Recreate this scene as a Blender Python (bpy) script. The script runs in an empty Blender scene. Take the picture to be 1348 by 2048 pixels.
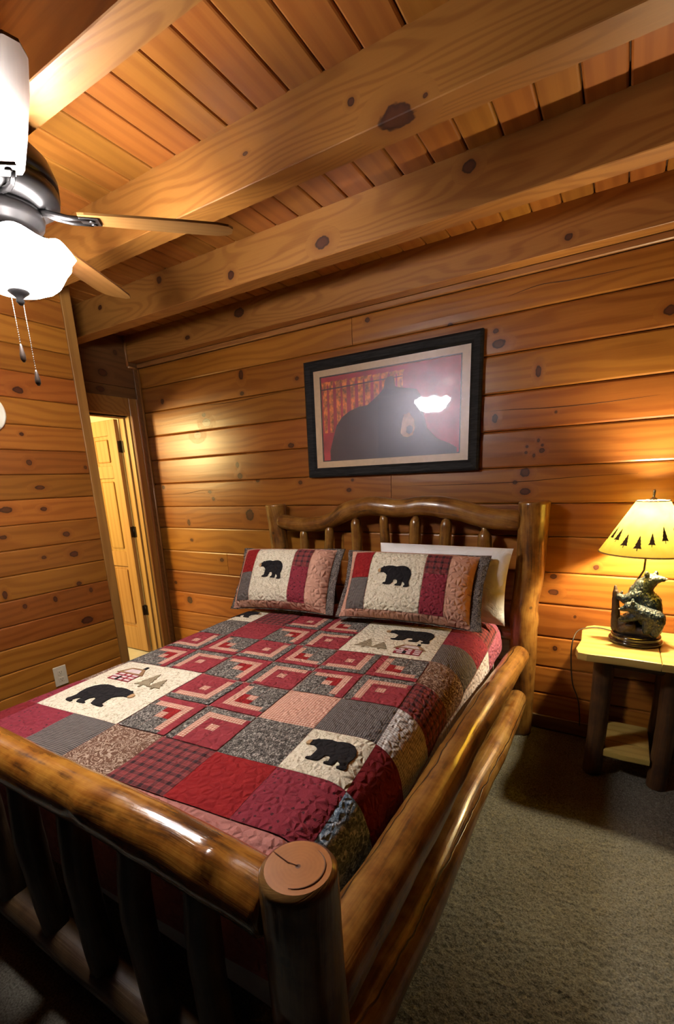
import bpy, bmesh, math, random
from mathutils import Vector, Matrix, noise

# ------------------------------------------------------------------ camera, world, light, exposure
SC = bpy.context.scene
COL = SC.collection
cam_data = bpy.data.cameras.new('camera')
cam = bpy.data.objects.new('camera', cam_data)
COL.objects.link(cam)
right = Vector((0.85697847, 0.51383061, -0.03957288))
down = Vector((0.10007985, -0.24125743, -0.96528694))
fwd = Vector((-0.50554123, 0.82326967, -0.25817651))
cam.matrix_world = Matrix(((right.x, -down.x, -fwd.x, 0.0), (right.y, -down.y, -fwd.y, 0.0),
                           (right.z, -down.z, -fwd.z, 1.47), (0, 0, 0, 1)))
cam_data.sensor_fit = 'VERTICAL'
cam_data.sensor_height = 36.0
cam_data.sensor_width = 36.0
cam_data.lens = 36.0 * 932.97 / 2048
cam_data.shift_x = (674 - 670.45) / 2048
cam_data.shift_y = (1209.72 - 1024) / 2048
cam_data.clip_start = 0.02
SC.camera = cam

world = bpy.data.worlds.new('world')
SC.world = world
world.use_nodes = True
world.node_tree.nodes['Background'].inputs[0].default_value = (0.50, 0.62, 0.9, 1)
world.node_tree.nodes['Background'].inputs[1].default_value = 0.004

SC.view_settings.view_transform = 'Standard'
SC.view_settings.look = 'None'
SC.view_settings.gamma = 1.0
SC.view_settings.use_curve_mapping = False
SC.view_settings.exposure = 0.0
SC.cycles.use_denoising = True
SC.cycles.max_bounces = 8
SC.cycles.diffuse_bounces = 2
SC.cycles.glossy_bounces = 3
SC.cycles.transparent_max_bounces = 12
SC.cycles.sample_clamp_indirect = 6.0
SC.cycles.caustics_reflective = False
SC.cycles.caustics_refractive = False

FAN = Vector((-1.632, 0.90, 0.0))          # the fan hangs under the first beam
FAN_COL, FAN_E = (1.0, 0.96, 0.93), 128.0
LAMP_COL, LAMP_E = (1.0, 0.87, 0.58), 2500.0
HALL_COL, HALL_W = (1.0, 0.74, 0.30), 250.0

hl = bpy.data.lights.new('hall_light', 'POINT')
hl.energy = HALL_W; hl.color = HALL_COL; hl.shadow_soft_size = 0.22
hlo = bpy.data.objects.new('hall_light', hl); COL.objects.link(hlo)
hlo.location = (-4.25, 1.25, 1.93)

rnd = random.Random(7)
R = math.radians

# ------------------------------------------------------------------ helpers
def mesh_obj(name, verts, faces, mats, parent=None, loc=(0, 0, 0), smooth=False, uvs=None, mi=None, mat4=None):
    me = bpy.data.meshes.new(name)
    me.from_pydata([tuple(v) for v in verts], [], faces)
    if not isinstance(mats, (list, tuple)):
        mats = [mats]
    for m in mats:
        me.materials.append(m)
    if mi is not None:
        me.polygons.foreach_set('material_index', mi)
    if smooth is True:
        me.polygons.foreach_set('use_smooth', [True] * len(me.polygons))
    elif smooth:
        me.polygons.foreach_set('use_smooth', smooth)
    if uvs is not None:                                   # one uv per vertex
        ul = me.uv_layers.new(name='UVMap')
        idx = [0] * len(me.loops)
        me.loops.foreach_get('vertex_index', idx)
        flat = []
        for i in idx:
            flat += (uvs[i][0], uvs[i][1])
        ul.data.foreach_set('uv', flat)
    me.update()
    return link(name, me, parent, loc, mat4)

def link(name, me, parent=None, loc=(0, 0, 0), mat4=None):
    o = bpy.data.objects.new(name, me)
    COL.objects.link(o)
    if parent is not None:
        o.parent = parent
    if mat4 is not None:
        o.matrix_local = mat4
    else:
        o.location = loc
    return o

def tag(o, label, cat, group=None):
    o['label'] = label; o['category'] = cat
    if group: o['group'] = group
    return o

def thing(name, label, cat, loc=(0, 0, 0), rz=0.0, group=None):
    o = bpy.data.objects.new(name, None); COL.objects.link(o)
    o.empty_display_size = 0.1
    o.location = loc; o.rotation_euler = (0, 0, rz)
    return tag(o, label, cat, group)

def structure(o):
    o['kind'] = 'structure'; return o

def struct_empty(name, loc=(0, 0, 0)):
    o = bpy.data.objects.new(name, None); COL.objects.link(o); o.location = loc
    return structure(o)

class MB:
    """collects simple solids into one mesh"""
    def __init__(s): s.v = []; s.f = []; s.uv = []; s.sm = []
    def add(s, v, f, uv=None, smooth=False):
        b = len(s.v); s.v += [tuple(p) for p in v]; s.f += [tuple(b + i for i in q) for q in f]
        s.uv += list(uv) if uv else [(p[0], p[1]) for p in v]
        s.sm += [smooth] * len(f); return s
    def box(s, lo, hi, ch=0.0):
        v, f = box_geo(lo, hi, ch); return s.add(v, f)
    def lathe(s, prof, seg=24, c=(0, 0, 0), mod=None):
        v, f = lathe_geo(prof, seg, c, mod); return s.add(v, f, smooth=True)
    def tube(s, pts, r, seg=8):
        v, f = tube_geo(pts, r, seg); return s.add(v, f, smooth=True)
    def obj(s, name, m, parent=None, loc=(0, 0, 0), mat4=None):
        return mesh_obj(name, s.v, s.f, m, parent, loc, s.sm, s.uv, None, mat4)

def box_geo(lo, hi, ch=0.0):
    """box, its edges chamfered by ch on every side"""
    if ch <= 0:
        x0, y0, z0 = lo; x1, y1, z1 = hi
        v = [(x0, y0, z0), (x1, y0, z0), (x1, y1, z0), (x0, y1, z0), (x0, y0, z1), (x1, y0, z1), (x1, y1, z1), (x0, y1, z1)]
        return v, [(3, 2, 1, 0), (4, 5, 6, 7), (0, 1, 5, 4), (1, 2, 6, 5), (2, 3, 7, 6), (3, 0, 4, 7)]
    bm = bmesh.new()
    v, f = box_geo(lo, hi)
    bv = [bm.verts.new(p) for p in v]
    for q in f: bm.faces.new([bv[i] for i in q])
    bmesh.ops.bevel(bm, geom=bm.edges[:], offset=ch, segments=1, affect='EDGES', profile=0.5)
    bm.verts.index_update()
    out = [tuple(p.co) for p in bm.verts], [tuple(p.index for p in q.verts) for q in bm.faces]
    bm.free()
    return out

def lathe_geo(prof, seg=24, c=(0, 0, 0), mod=None):
    v, f = [], []
    for j, (r, z) in enumerate(prof):
        for i in range(seg):
            a = 2 * math.pi * i / seg
            rr, zz = (r, z) if mod is None else mod(r, z, a)
            v.append((c[0] + rr * math.cos(a), c[1] + rr * math.sin(a), c[2] + zz))
    for j in range(len(prof) - 1):
        for i in range(seg):
            k = (i + 1) % seg
            f.append((j * seg + i, j * seg + k, (j + 1) * seg + k, (j + 1) * seg + i))
    if prof[0][0] > 0: f.append(tuple(range(seg - 1, -1, -1)))
    if prof[-1][0] > 0: f.append(tuple((len(prof) - 1) * seg + i for i in range(seg)))
    return v, f

def frames(pts):
    n = len(pts); out = []
    t0 = (pts[1] - pts[0]).normalized()
    ref = Vector((0, 0, -1)) if abs(t0.z) < 0.8 else Vector((0, 1, 0))
    u = (ref - t0 * ref.dot(t0)).normalized()
    for i in range(n):
        t = (pts[min(i + 1, n - 1)] - pts[max(i - 1, 0)]).normalized()
        u = (u - t * u.dot(t)).normalized()
        out.append((t, u, t.cross(u)))
    return out

def tube_geo(pts, r, seg=8):
    pts = [Vector(p) for p in pts]; v, f = [], []
    for i, (p, (t, u, w)) in enumerate(zip(pts, frames(pts))):
        rr = r[i] if isinstance(r, (list, tuple)) else r
        for k in range(seg):
            a = 2 * math.pi * k / seg
            v.append(p + (u * math.cos(a) + w * math.sin(a)) * rr)
    n = len(pts)
    for i in range(n - 1):
        for k in range(seg):
            k2 = (k + 1) % seg
            f.append((i * seg + k, i * seg + k2, (i + 1) * seg + k2, (i + 1) * seg + k))
    f.append(tuple(range(seg - 1, -1, -1))); f.append(tuple((n - 1) * seg + k for k in range(seg)))
    return v, f

def catmull(pts, n):
    P = [Vector(p) for p in pts]; m = len(P) - 1; out = []
    for i in range(n + 1):
        t = i / n * m; k = min(int(t), m - 1); s = t - k
        a, b, c, d = P[max(k - 1, 0)], P[k], P[k + 1], P[min(k + 2, m)]
        out.append(0.5 * ((2 * b) + (c - a) * s + (2 * a - 5 * b + 4 * c - d) * s * s + (3 * b - a - 3 * c + d) * s ** 3))
    return out

def lerp_list(L, t):
    x = t * (len(L) - 1); k = min(int(x), len(L) - 2)
    return L[k] + (L[k + 1] - L[k]) * (x - k)

ALB = 0.56
# ------------------------------------------------------------------ materials
def new_mat(name):
    m = bpy.data.materials.new(name); m.use_nodes = True
    nt = m.node_tree
    return m, nt, nt.nodes['Principled BSDF'], nt.links

def node(nt, typ, ins=None, **kw):
    n = nt.nodes.new(typ)
    for k, v in kw.items(): setattr(n, k, v)
    for k, v in (ins or {}).items():
        if hasattr(v, 'is_output') or isinstance(v, bpy.types.NodeSocket): nt.links.new(v, n.inputs[k])
        else: n.inputs[k].default_value = v
    return n

def math_(nt, op, a, b=None, clamp=False):
    n = nt.nodes.new('ShaderNodeMath'); n.operation = op; n.use_clamp = clamp
    for i, v in enumerate((a, b)):
        if v is None: continue
        if isinstance(v, bpy.types.NodeSocket): nt.links.new(v, n.inputs[i])
        else: n.inputs[i].default_value = v
    return n.outputs[0]

def ramp(nt, fac, stops, interp='LINEAR'):
    n = nt.nodes.new('ShaderNodeValToRGB'); nt.links.new(fac, n.inputs[0])
    cr = n.color_ramp; cr.interpolation = interp
    while len(cr.elements) > len(stops): cr.elements.remove(cr.elements[-1])
    while len(cr.elements) < len(stops): cr.elements.new(0.5)
    for e, (p, c) in zip(cr.elements, stops):
        e.position = p; e.color = (c[0], c[1], c[2], 1)
    return n.outputs[0]

def mixc(nt, fac, a, b, mode='MIX'):
    n = nt.nodes.new('ShaderNodeMix'); n.data_type = 'RGBA'; n.blend_type = mode
    for i, v in ((0, fac), (6, a), (7, b)):
        if isinstance(v, bpy.types.NodeSocket): nt.links.new(v, n.inputs[i])
        elif i == 0: n.inputs[0].default_value = v
        else: n.inputs[i].default_value = (v[0], v[1], v[2], 1)
    return n.outputs[2]

def maprange(nt, v, a, b, c=0.0, d=1.0, smooth=True):
    n = nt.nodes.new('ShaderNodeMapRange')
    n.interpolation_type = 'SMOOTHSTEP' if smooth else 'LINEAR'
    nt.links.new(v, n.inputs[0])
    for i, x in enumerate((a, b, c, d)): n.inputs[i + 1].default_value = x
    return n.outputs[0]

def vmath(nt, op, a, b=None):
    n = nt.nodes.new('ShaderNodeVectorMath'); n.operation = op
    for i, v in enumerate((a, b)):
        if v is None: continue
        if isinstance(v, bpy.types.NodeSocket): nt.links.new(v, n.inputs[i])
        else: n.inputs[i].default_value = v
    return n.outputs[1] if op == 'LENGTH' else n.outputs[0]

def bump(nt, bsdf, h, strength, dist):
    b = nt.nodes.new('ShaderNodeBump'); b.inputs['Strength'].default_value = strength
    b.inputs['Distance'].default_value = dist
    nt.links.new(h, b.inputs['Height']); nt.links.new(b.outputs[0], bsdf.inputs['Normal'])

def pine(name, lo=(0.38, 0.106, 0.012), hi=(0.66, 0.236, 0.034), rough=0.34, knots=(), random_knots=0.0, tone=0.22, ring=34.0, ringw=0.30, axis='x'):
    """solid pine: x runs along the board; knots = (x, y or None, z, rx, rz) in the board's own metres"""
    lo = [x * ALB for x in lo]; hi = [x * ALB for x in hi]
    m, nt, b, L = new_mat(name)
    tc = node(nt, 'ShaderNodeTexCoord').outputs['Object']
    if axis == 'z':                                     # grain runs up the board
        sp_ = node(nt, 'ShaderNodeSeparateXYZ', {0: tc})
        tc = node(nt, 'ShaderNodeCombineXYZ', {0: sp_.outputs[2], 1: sp_.outputs[1], 2: sp_.outputs[0]}).outputs[0]
    oi = node(nt, 'ShaderNodeObjectInfo').outputs['Random']
    off = math_(nt, 'MULTIPLY', oi, 43.7)
    offv = node(nt, 'ShaderNodeCombineXYZ', {0: off, 1: off, 2: off}).outputs[0]
    p = vmath(nt, 'ADD', tc, offv)
    broad = node(nt, 'ShaderNodeTexNoise', {'Vector': vmath(nt, 'MULTIPLY', p, (0.9, 5.0, 5.0)), 'Scale': 1.0, 'Detail': 2.0, 'Roughness': 0.45}).outputs[0]
    sep = node(nt, 'ShaderNodeSeparateXYZ', {0: p})
    halo = None; core = None
    ringc = math_(nt, 'ADD', math_(nt, 'MULTIPLY', broad, ring), math_(nt, 'MULTIPLY', math_(nt, 'ADD', sep.outputs[2], sep.outputs[1]), 110.0))
    for (kx, ky, kz, rx, rz) in knots:
        sc = (1 / rx, 0.0 if ky is None else 1 / rz, 1 / rz)
        d = vmath(nt, 'LENGTH', vmath(nt, 'MULTIPLY', vmath(nt, 'SUBTRACT', tc, (kx, ky or 0.0, kz)), sc))
        core = d if core is None else math_(nt, 'MINIMUM', core, d)
    if random_knots > 0:
        vo = node(nt, 'ShaderNodeTexVoronoi', {'Vector': vmath(nt, 'MULTIPLY', p, (2.6, 2.0, 6.0)), 'Scale': 1.0, 'Randomness': 1.0})
        gate = node(nt, 'ShaderNodeSeparateColor', {0: vo.outputs['Color']})
        size = maprange(nt, gate.outputs[1], 0, 1, 0.022, 0.06, False)
        d = math_(nt, 'DIVIDE', vo.outputs['Distance'], size)
        d = math_(nt, 'ADD', d, math_(nt, 'MULTIPLY', math_(nt, 'GREATER_THAN', gate.outputs[0], random_knots), 50.0))
        core = d if core is None else math_(nt, 'MINIMUM', core, d)
    if core is not None:
        wob = node(nt, 'ShaderNodeTexNoise', {'Vector': vmath(nt, 'MULTIPLY', p, (60, 60, 60)), 'Scale': 1.0, 'Detail': 1.0}).outputs[0]
        corew = math_(nt, 'ADD', core, math_(nt, 'MULTIPLY', math_(nt, 'SUBTRACT', wob, 0.5), 0.5))
        halo = maprange(nt, core, 1.0, 2.6, 1.0, 0.0)
        hm = node(nt, 'ShaderNodeMix', {0: halo, 2: ringc, 3: math_(nt, 'MULTIPLY', core, 9.0)})
        ringc = hm.outputs[0]
    rings = math_(nt, 'SINE', ringc)
    rings = maprange(nt, rings, -0.35, 1.0, 0, 1)
    fib = node(nt, 'ShaderNodeTexNoise', {'Vector': vmath(nt, 'MULTIPLY', p, (5.0, 190.0, 190.0)), 'Scale': 1.0, 'Detail': 2.0}).outputs[0]
    blot = node(nt, 'ShaderNodeTexNoise', {'Vector': vmath(nt, 'MULTIPLY', p, (1.6, 3.0, 9.0)), 'Scale': 1.0, 'Detail': 3.0, 'Roughness': 0.6}).outputs[0]
    g = math_(nt, 'ADD', math_(nt, 'MULTIPLY', rings, ringw), math_(nt, 'MULTIPLY', fib, 0.30))
    g = math_(nt, 'ADD', g, math_(nt, 'MULTIPLY', blot, 0.55))
    col = ramp(nt, g, [(0.28, hi), (0.62, [(a + c) / 2 for a, c in zip(hi, lo)]), (0.95, lo)])
    hsv = node(nt, 'ShaderNodeHueSaturation', {'Color': col, 'Value': maprange(nt, oi, 0, 1, 1 - tone, 1 + tone, False), 'Hue': maprange(nt, math_(nt, 'FRACT', math_(nt, 'MULTIPLY', oi, 17.3)), 0, 1, 0.492, 0.508, False)})
    col = hsv.outputs[0]
    if core is not None:
        warm = mixc(nt, math_(nt, 'MULTIPLY', maprange(nt, core, 1.0, 2.2, 1.0, 0.0), 0.45), col, (lo[0] * 0.75, lo[1] * 0.62, lo[2] * 0.6))
        kc = mixc(nt, maprange(nt, corew, 0.5, 1.0, 0, 1), (0.075, 0.022, 0.008), (0.035, 0.011, 0.006))
        col = mixc(nt, maprange(nt, corew, 0.9, 1.12, 1.0, 0.0), warm, kc)
    L.new(col, b.inputs['Base Color'])
    b.inputs['Roughness'].default_value = rough
    b.inputs['Coat Weight'].default_value = 0.15; b.inputs['Coat Roughness'].default_value = 0.3
    bump(nt, b, g, 0.10, 0.004)
    return m

def log_mat(name, hi=(0.58, 0.28, 0.058), lo=(0.28, 0.098, 0.016), dark=(0.045, 0.02, 0.01), darkness=0.5, crack=None, rough=0.3, coat=0.5):
    """peeled varnished log; UV = (metres round, metres along)"""
    lo = [x * ALB for x in lo]; hi = [x * ALB for x in hi]
    m, nt, b, L = new_mat(name)
    uv = node(nt, 'ShaderNodeUVMap').outputs[0]
    oi = node(nt, 'ShaderNodeObjectInfo').outputs['Random']
    off = math_(nt, 'MULTIPLY', oi, 31.3)
    tc = node(nt, 'ShaderNodeTexCoord').outputs['Object']
    p = vmath(nt, 'ADD', uv, node(nt, 'ShaderNodeCombineXYZ', {0: 0.0, 1: 0.0, 2: off}).outputs[0])
    q = vmath(nt, 'ADD', tc, node(nt, 'ShaderNodeCombineXYZ', {0: off, 1: off, 2: off}).outputs[0])
    n1 = node(nt, 'ShaderNodeTexNoise', {'Vector': vmath(nt, 'MULTIPLY', q, (7, 7, 7)), 'Scale': 1.0, 'Detail': 4.0, 'Roughness': 0.6}).outputs[0]
    fib = node(nt, 'ShaderNodeTexNoise', {'Vector': vmath(nt, 'MULTIPLY', p, (150, 5, 1)), 'Scale': 1.0, 'Detail': 3.0}).outputs[0]
    strk = node(nt, 'ShaderNodeTexNoise', {'Vector': vmath(nt, 'MULTIPLY', p, (36, 3.4, 1)), 'Scale': 1.0, 'Detail': 4.0, 'Roughness': 0.65}).outputs[0]
    n2 = node(nt, 'ShaderNodeTexNoise', {'Vector': vmath(nt, 'MULTIPLY', q, (26, 26, 17)), 'Scale': 1.0, 'Detail': 3.0, 'Roughness': 0.6}).outputs[0]
    g = math_(nt, 'ADD', math_(nt, 'ADD', math_(nt, 'MULTIPLY', n1, 0.55), math_(nt, 'MULTIPLY', n2, 0.25)), math_(nt, 'MULTIPLY', fib, 0.30))
    col = ramp(nt, g, [(0.42, hi), (0.64, lo)])
    bark = maprange(nt, math_(nt, 'ADD', math_(nt, 'MULTIPLY', strk, 0.6), math_(nt, 'MULTIPLY', n1, 0.4)), 0.59 - 0.14 * darkness, 0.73 - 0.15 * darkness, 0, 0.78)
    col = mixc(nt, bark, col, dark)
    vo = node(nt, 'ShaderNodeTexVoronoi', {'Vector': vmath(nt, 'MULTIPLY', q, (7, 7, 7)), 'Scale': 1.0})
    gate = node(nt, 'ShaderNodeSeparateColor', {0: vo.outputs['Color']})
    kd = math_(nt, 'ADD', vo.outputs['Distance'], math_(nt, 'MULTIPLY', math_(nt, 'GREATER_THAN', gate.outputs[0], 0.3), 9.0))
    col = mixc(nt, maprange(nt, kd, 0.09, 0.26, 0.55, 0.0), col, lo)
    col = mixc(nt, maprange(nt, kd, 0.05, 0.09, 0.9, 0.0), col, dark)
    hgt = g
    if crack is not None:
        sx = node(nt, 'ShaderNodeSeparateXYZ', {0: uv})
        wv = node(nt, 'ShaderNodeTexNoise', {'Vector': vmath(nt, 'MULTIPLY', p, (0, 5, 1)), 'Scale': 1.0, 'Detail': 4.0}).outputs[0]
        dd = math_(nt, 'ABSOLUTE', math_(nt, 'SUBTRACT', math_(nt, 'ADD', sx.outputs[0], math_(nt, 'MULTIPLY', math_(nt, 'SUBTRACT', wv, 0.5), 0.05)), crack))
        ck = maprange(nt, dd, 0.0012, 0.0032, 1.0, 0.0)
        col = mixc(nt, ck, col, (0.02, 0.009, 0.005))
        hgt = math_(nt, 'SUBTRACT', g, math_(nt, 'MULTIPLY', ck, 0.8))
    L.new(col, b.inputs['Base Color'])
    b.inputs['Roughness'].default_value = rough
    b.inputs['Coat Weight'].default_value = coat; b.inputs['Coat Roughness'].default_value = 0.12
    bump(nt, b, hgt, 0.35, 0.008)
    return m

def end_grain(name, hi=(0.46, 0.17, 0.032), lo=(0.34, 0.11, 0.018)):
    m, nt, b, L = new_mat(name)
    uv = node(nt, 'ShaderNodeUVMap').outputs[0]
    n1 = node(nt, 'ShaderNodeTexNoise', {'Vector': vmath(nt, 'MULTIPLY', uv, (30, 30, 1)), 'Scale': 1.0, 'Detail': 3.0}).outputs[0]
    d = math_(nt, 'ADD', vmath(nt, 'LENGTH', uv), math_(nt, 'MULTIPLY', math_(nt, 'SUBTRACT', n1, 0.5), 0.012))
    rg = maprange(nt, math_(nt, 'SINE', math_(nt, 'MULTIPLY', d, 900.0)), -1, 1, 0, 1)
    g = math_(nt, 'ADD', math_(nt, 'MULTIPLY', rg, 0.10), math_(nt, 'MULTIPLY', n1, 0.8))
    col = ramp(nt, g, [(0.2, hi), (0.85, lo)])
    col = mixc(nt, maprange(nt, vmath(nt, 'LENGTH', uv), 0.003, 0.006, 0.9, 0.0), col, (0.05, 0.015, 0.006))
    L.new(col, b.inputs['Base Color']); b.inputs['Roughness'].default_value = 0.4
    b.inputs['Coat Weight'].default_value = 0.3
    bump(nt, b, g, 0.1, 0.003)
    return m

def plain(name, c, rough=0.5, metal=0.0, coat=0.0, noise_amt=0.0, nscale=60.0, bump_s=0.0, spec=0.5):
    m, nt, b, L = new_mat(name)
    b.inputs['Roughness'].default_value = rough; b.inputs['Metallic'].default_value = metal
    b.inputs['Coat Weight'].default_value = coat; b.inputs['Specular IOR Level'].default_value = spec
    if noise_amt or bump_s:
        tc = node(nt, 'ShaderNodeTexCoord').outputs['Object']
        n = node(nt, 'ShaderNodeTexNoise', {'Vector': tc, 'Scale': nscale, 'Detail': 3.0}).outputs[0]
        a = noise_amt
        L.new(ramp(nt, n, [(0.3, [x * (1 - a) for x in c]), (0.7, [x * (1 + a) for x in c])]), b.inputs['Base Color'])
        if bump_s: bump(nt, b, n, bump_s, 0.004)
    else:
        b.inputs['Base Color'].default_value = (*c, 1)
    return m

def cloth_base(name, rough=0.9):
    m, nt, b, L = new_mat(name)
    b.inputs['Roughness'].default_value = rough
    b.inputs['Sheen Weight'].default_value = 0.0
    b.inputs['Specular IOR Level'].default_value = 0.15
    uv = node(nt, 'ShaderNodeUVMap').outputs[0]
    return m, nt, b, L, uv

def quilting(nt, b, uv, scale=36.0, strength=0.6):
    """hand-quilting wrinkles: wavy stitched cells"""
    vo = node(nt, 'ShaderNodeTexVoronoi', {'Vector': uv, 'Scale': scale}, feature='DISTANCE_TO_EDGE')
    fine = node(nt, 'ShaderNodeTexNoise', {'Vector': uv, 'Scale': 260.0, 'Detail': 2.0}).outputs[0]
    h = math_(nt, 'ADD', maprange(nt, vo.outputs['Distance'], 0, 0.35), math_(nt, 'MULTIPLY', fine, 0.35))
    bump(nt, b, h, strength, 0.010)

def fabric(name, kind, c1, c2, s=1.0, c3=None):
    m, nt, b, L, uv = cloth_base(name)
    def wave(axis, freq, wob=0.0):
        sp = node(nt, 'ShaderNodeSeparateXYZ', {0: uv})
        return math_(nt, 'SINE', math_(nt, 'MULTIPLY', sp.outputs[axis], freq))
    if kind == 'solid':
        n = node(nt, 'ShaderNodeTexNoise', {'Vector': uv, 'Scale': 25.0, 'Detail': 4.0}).outputs[0]
        col = ramp(nt, n, [(0.3, c1), (0.7, c2)])
    elif kind == 'speckle':
        n = node(nt, 'ShaderNodeTexNoise', {'Vector': vmath(nt, 'MULTIPLY', uv, (1, 0.7, 1)), 'Scale': 130.0 * s, 'Detail': 2.0, 'Distortion': 1.5}).outputs[0]
        col = ramp(nt, n, [(0.40, c1), (0.56, c2), (0.66, c3 or c2)])
    elif kind == 'dots':
        rot = node(nt, 'ShaderNodeMapping', {'Vector': uv, 'Rotation': (0, 0, R(45))}).outputs[0]
        sp = node(nt, 'ShaderNodeSeparateXYZ', {0: rot})
        f = 2 * math.pi / (0.0105 * s)
        a = math_(nt, 'MULTIPLY', math_(nt, 'SINE', math_(nt, 'MULTIPLY', sp.outputs[0], f)), math_(nt, 'SINE', math_(nt, 'MULTIPLY', sp.outputs[1], f)))
        col = ramp(nt, maprange(nt, a, -1, 1), [(0.35, c2), (0.6, c1)])
    elif kind == 'gingham':
        f = 2 * math.pi / (0.0105 * s)
        a = math_(nt, 'ADD', math_(nt, 'GREATER_THAN', wave(0, f), 0.15), math_(nt, 'GREATER_THAN', wave(1, f), 0.15))
        col = ramp(nt, math_(nt, 'MULTIPLY', a, 0.5), [(0.0, c2), (0.5, c1), (1.0, c3 or c1)])
    elif kind == 'plaid':
        f = 2 * math.pi / (0.036 * s)
        a = math_(nt, 'ADD', math_(nt, 'GREATER_THAN', wave(0, f), 0.45), math_(nt, 'GREATER_THAN', wave(1, f), 0.45))
        th = math_(nt, 'ADD', math_(nt, 'GREATER_THAN', wave(0, f * 2), 0.93), math_(nt, 'GREATER_THAN', wave(1, f * 2), 0.93))
        col = ramp(nt, math_(nt, 'MULTIPLY', a, 0.5), [(0.0, c1), (0.5, [(x + y) / 2 for x, y in zip(c1, c2)]), (1.0, c2)])
        col = mixc(nt, math_(nt, 'MULTIPLY', th, 0.35, True), col, c3 or c2)
    elif kind == 'print':
        vo = node(nt, 'ShaderNodeTexVoronoi', {'Vector': uv, 'Scale': 48.0 * s, 'Randomness': 0.6})
        n = node(nt, 'ShaderNodeTexNoise', {'Vector': uv, 'Scale': 300.0, 'Detail': 1.0}).outputs[0]
        d = math_(nt, 'ADD', vo.outputs['Distance'], math_(nt, 'MULTIPLY', math_(nt, 'SUBTRACT', n, 0.5), 0.45))
        col = ramp(nt, d, [(0.16, c2), (0.24, c1), (0.6, c1), (0.8, c3 or c1)])
    elif kind == 'floral':
        n = node(nt, 'ShaderNodeTexNoise', {'Vector': uv, 'Scale': 46.0 * s, 'Detail': 3.0, 'Distortion': 2.2}).outputs[0]
        w = maprange(nt, math_(nt, 'SINE', math_(nt, 'MULTIPLY', n, 34.0)), -1, 1)
        col = ramp(nt, w, [(0.3, c1), (0.8, c2), (0.985, c3 or c2)])
    L.new(col, b.inputs['Base Color'])
    quilting(nt, b, uv)
    return m

def emit_mat(name, c, s):
    m, nt, b, L = new_mat(name)
    b.inputs['Base Color'].default_value = (0.8, 0.8, 0.8, 1)
    b.inputs['Emission Color'].default_value = (*c, 1); b.inputs['Emission Strength'].default_value = s
    return m

M = {}
M['ceiling'] = pine('ceiling_pine', lo=(0.42, 0.125, 0.016), hi=(0.62, 0.225, 0.036), rough=0.42, random_knots=0.22, tone=0.10, ring=10)
M['trim'] = pine('trim_pine', lo=(0.36, 0.14, 0.03), hi=(0.58, 0.26, 0.065), rough=0.4, tone=0.08)
M['trim_v'] = pine('trim_pine_upright', lo=(0.36, 0.14, 0.03), hi=(0.58, 0.26, 0.065), rough=0.4, tone=0.08, axis='z', ring=18)
M['wall'] = pine('wall_pine', random_knots=0.16, rough=0.36)
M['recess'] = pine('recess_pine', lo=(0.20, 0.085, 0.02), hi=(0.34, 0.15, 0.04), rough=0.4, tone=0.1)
M['dark_joint'] = plain('joint_backing_wood', (0.06, 0.022, 0.008), 0.8)  # dark backing wood behind the boards and their joints
M['log'] = log_mat('peeled_log', darkness=0.62)
M['log_dark'] = log_mat('shade_darkened_log', hi=(0.16, 0.088, 0.034), lo=(0.08, 0.038, 0.015), darkness=0.75, coat=0.15, rough=0.5)  # log colour darkened to carry the shade on the footboard's lower parts
M['log_crack'] = log_mat('cracked_log', darkness=0.62, crack=0.165)
M['log_crack2'] = log_mat('split_log', darkness=0.5, crack=0.235, hi=(0.60, 0.33, 0.09))
M['end'] = end_grain('log_end_grain')
M['black'] = plain('black_metal', (0.012, 0.012, 0.014), 0.35, 0.6)
M['iron'] = plain('fan_iron', (0.02, 0.018, 0.018), 0.3, 0.7)
M['bronze'] = plain('dark_bronze', (0.03, 0.026, 0.024), 0.35, 0.5)
M['hinge'] = plain('hinge_bronze', (0.05, 0.035, 0.02), 0.4, 0.7)
M['cream_plastic'] = plain('ivory_plastic', (0.62, 0.52, 0.36), 0.4)
M['slot'] = plain('dark_slot', (0.02, 0.018, 0.015), 0.6)

# ------------------------------------------------------------------ setting: planks
RZ90 = Matrix(((0, -1, 0, 0), (1, 0, 0, 0), (0, 0, 1, 0), (0, 0, 0, 1)))        # board on a wall that faces +X
CEIL = Matrix(((0, 0, 1, 0), (1, 0, 0, 0), (0, 1, 0, 0), (0, 0, 0, 1)))         # board under the ceiling

def plank_geo(l, h, d=0.022, ch=0.007, side=0.0015, curve=0.0):
    """front face at y = 0 looking -y, chamfered along its long edges; origin in the middle of the face"""
    a, c = l / 2 - side, h / 2
    prof = [(-c, d), (-c, ch), (-c + ch * 0.35, ch * 0.35), (-c + ch * 1.2, 0.0), (-c + h * 0.3, -curve), (c - h * 0.3, -curve), (c - ch * 1.2, 0.0), (c - ch * 0.35, ch * 0.35), (c, ch), (c, d)]
    v = [(-a, y, z) for z, y in prof] + [(a, y, z) for z, y in prof]
    n = len(prof)
    f = [(i, n + i, n + i + 1, i + 1) for i in range(n - 1)]
    f += [tuple(range(n)), tuple(range(2 * n - 1, n - 1, -1))]
    return v, f

def knot_pine(name, ks, base, **kw):
    return pine(name, knots=ks, random_knots=0.0 if ks else 0.10, **kw) if ks else base

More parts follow.
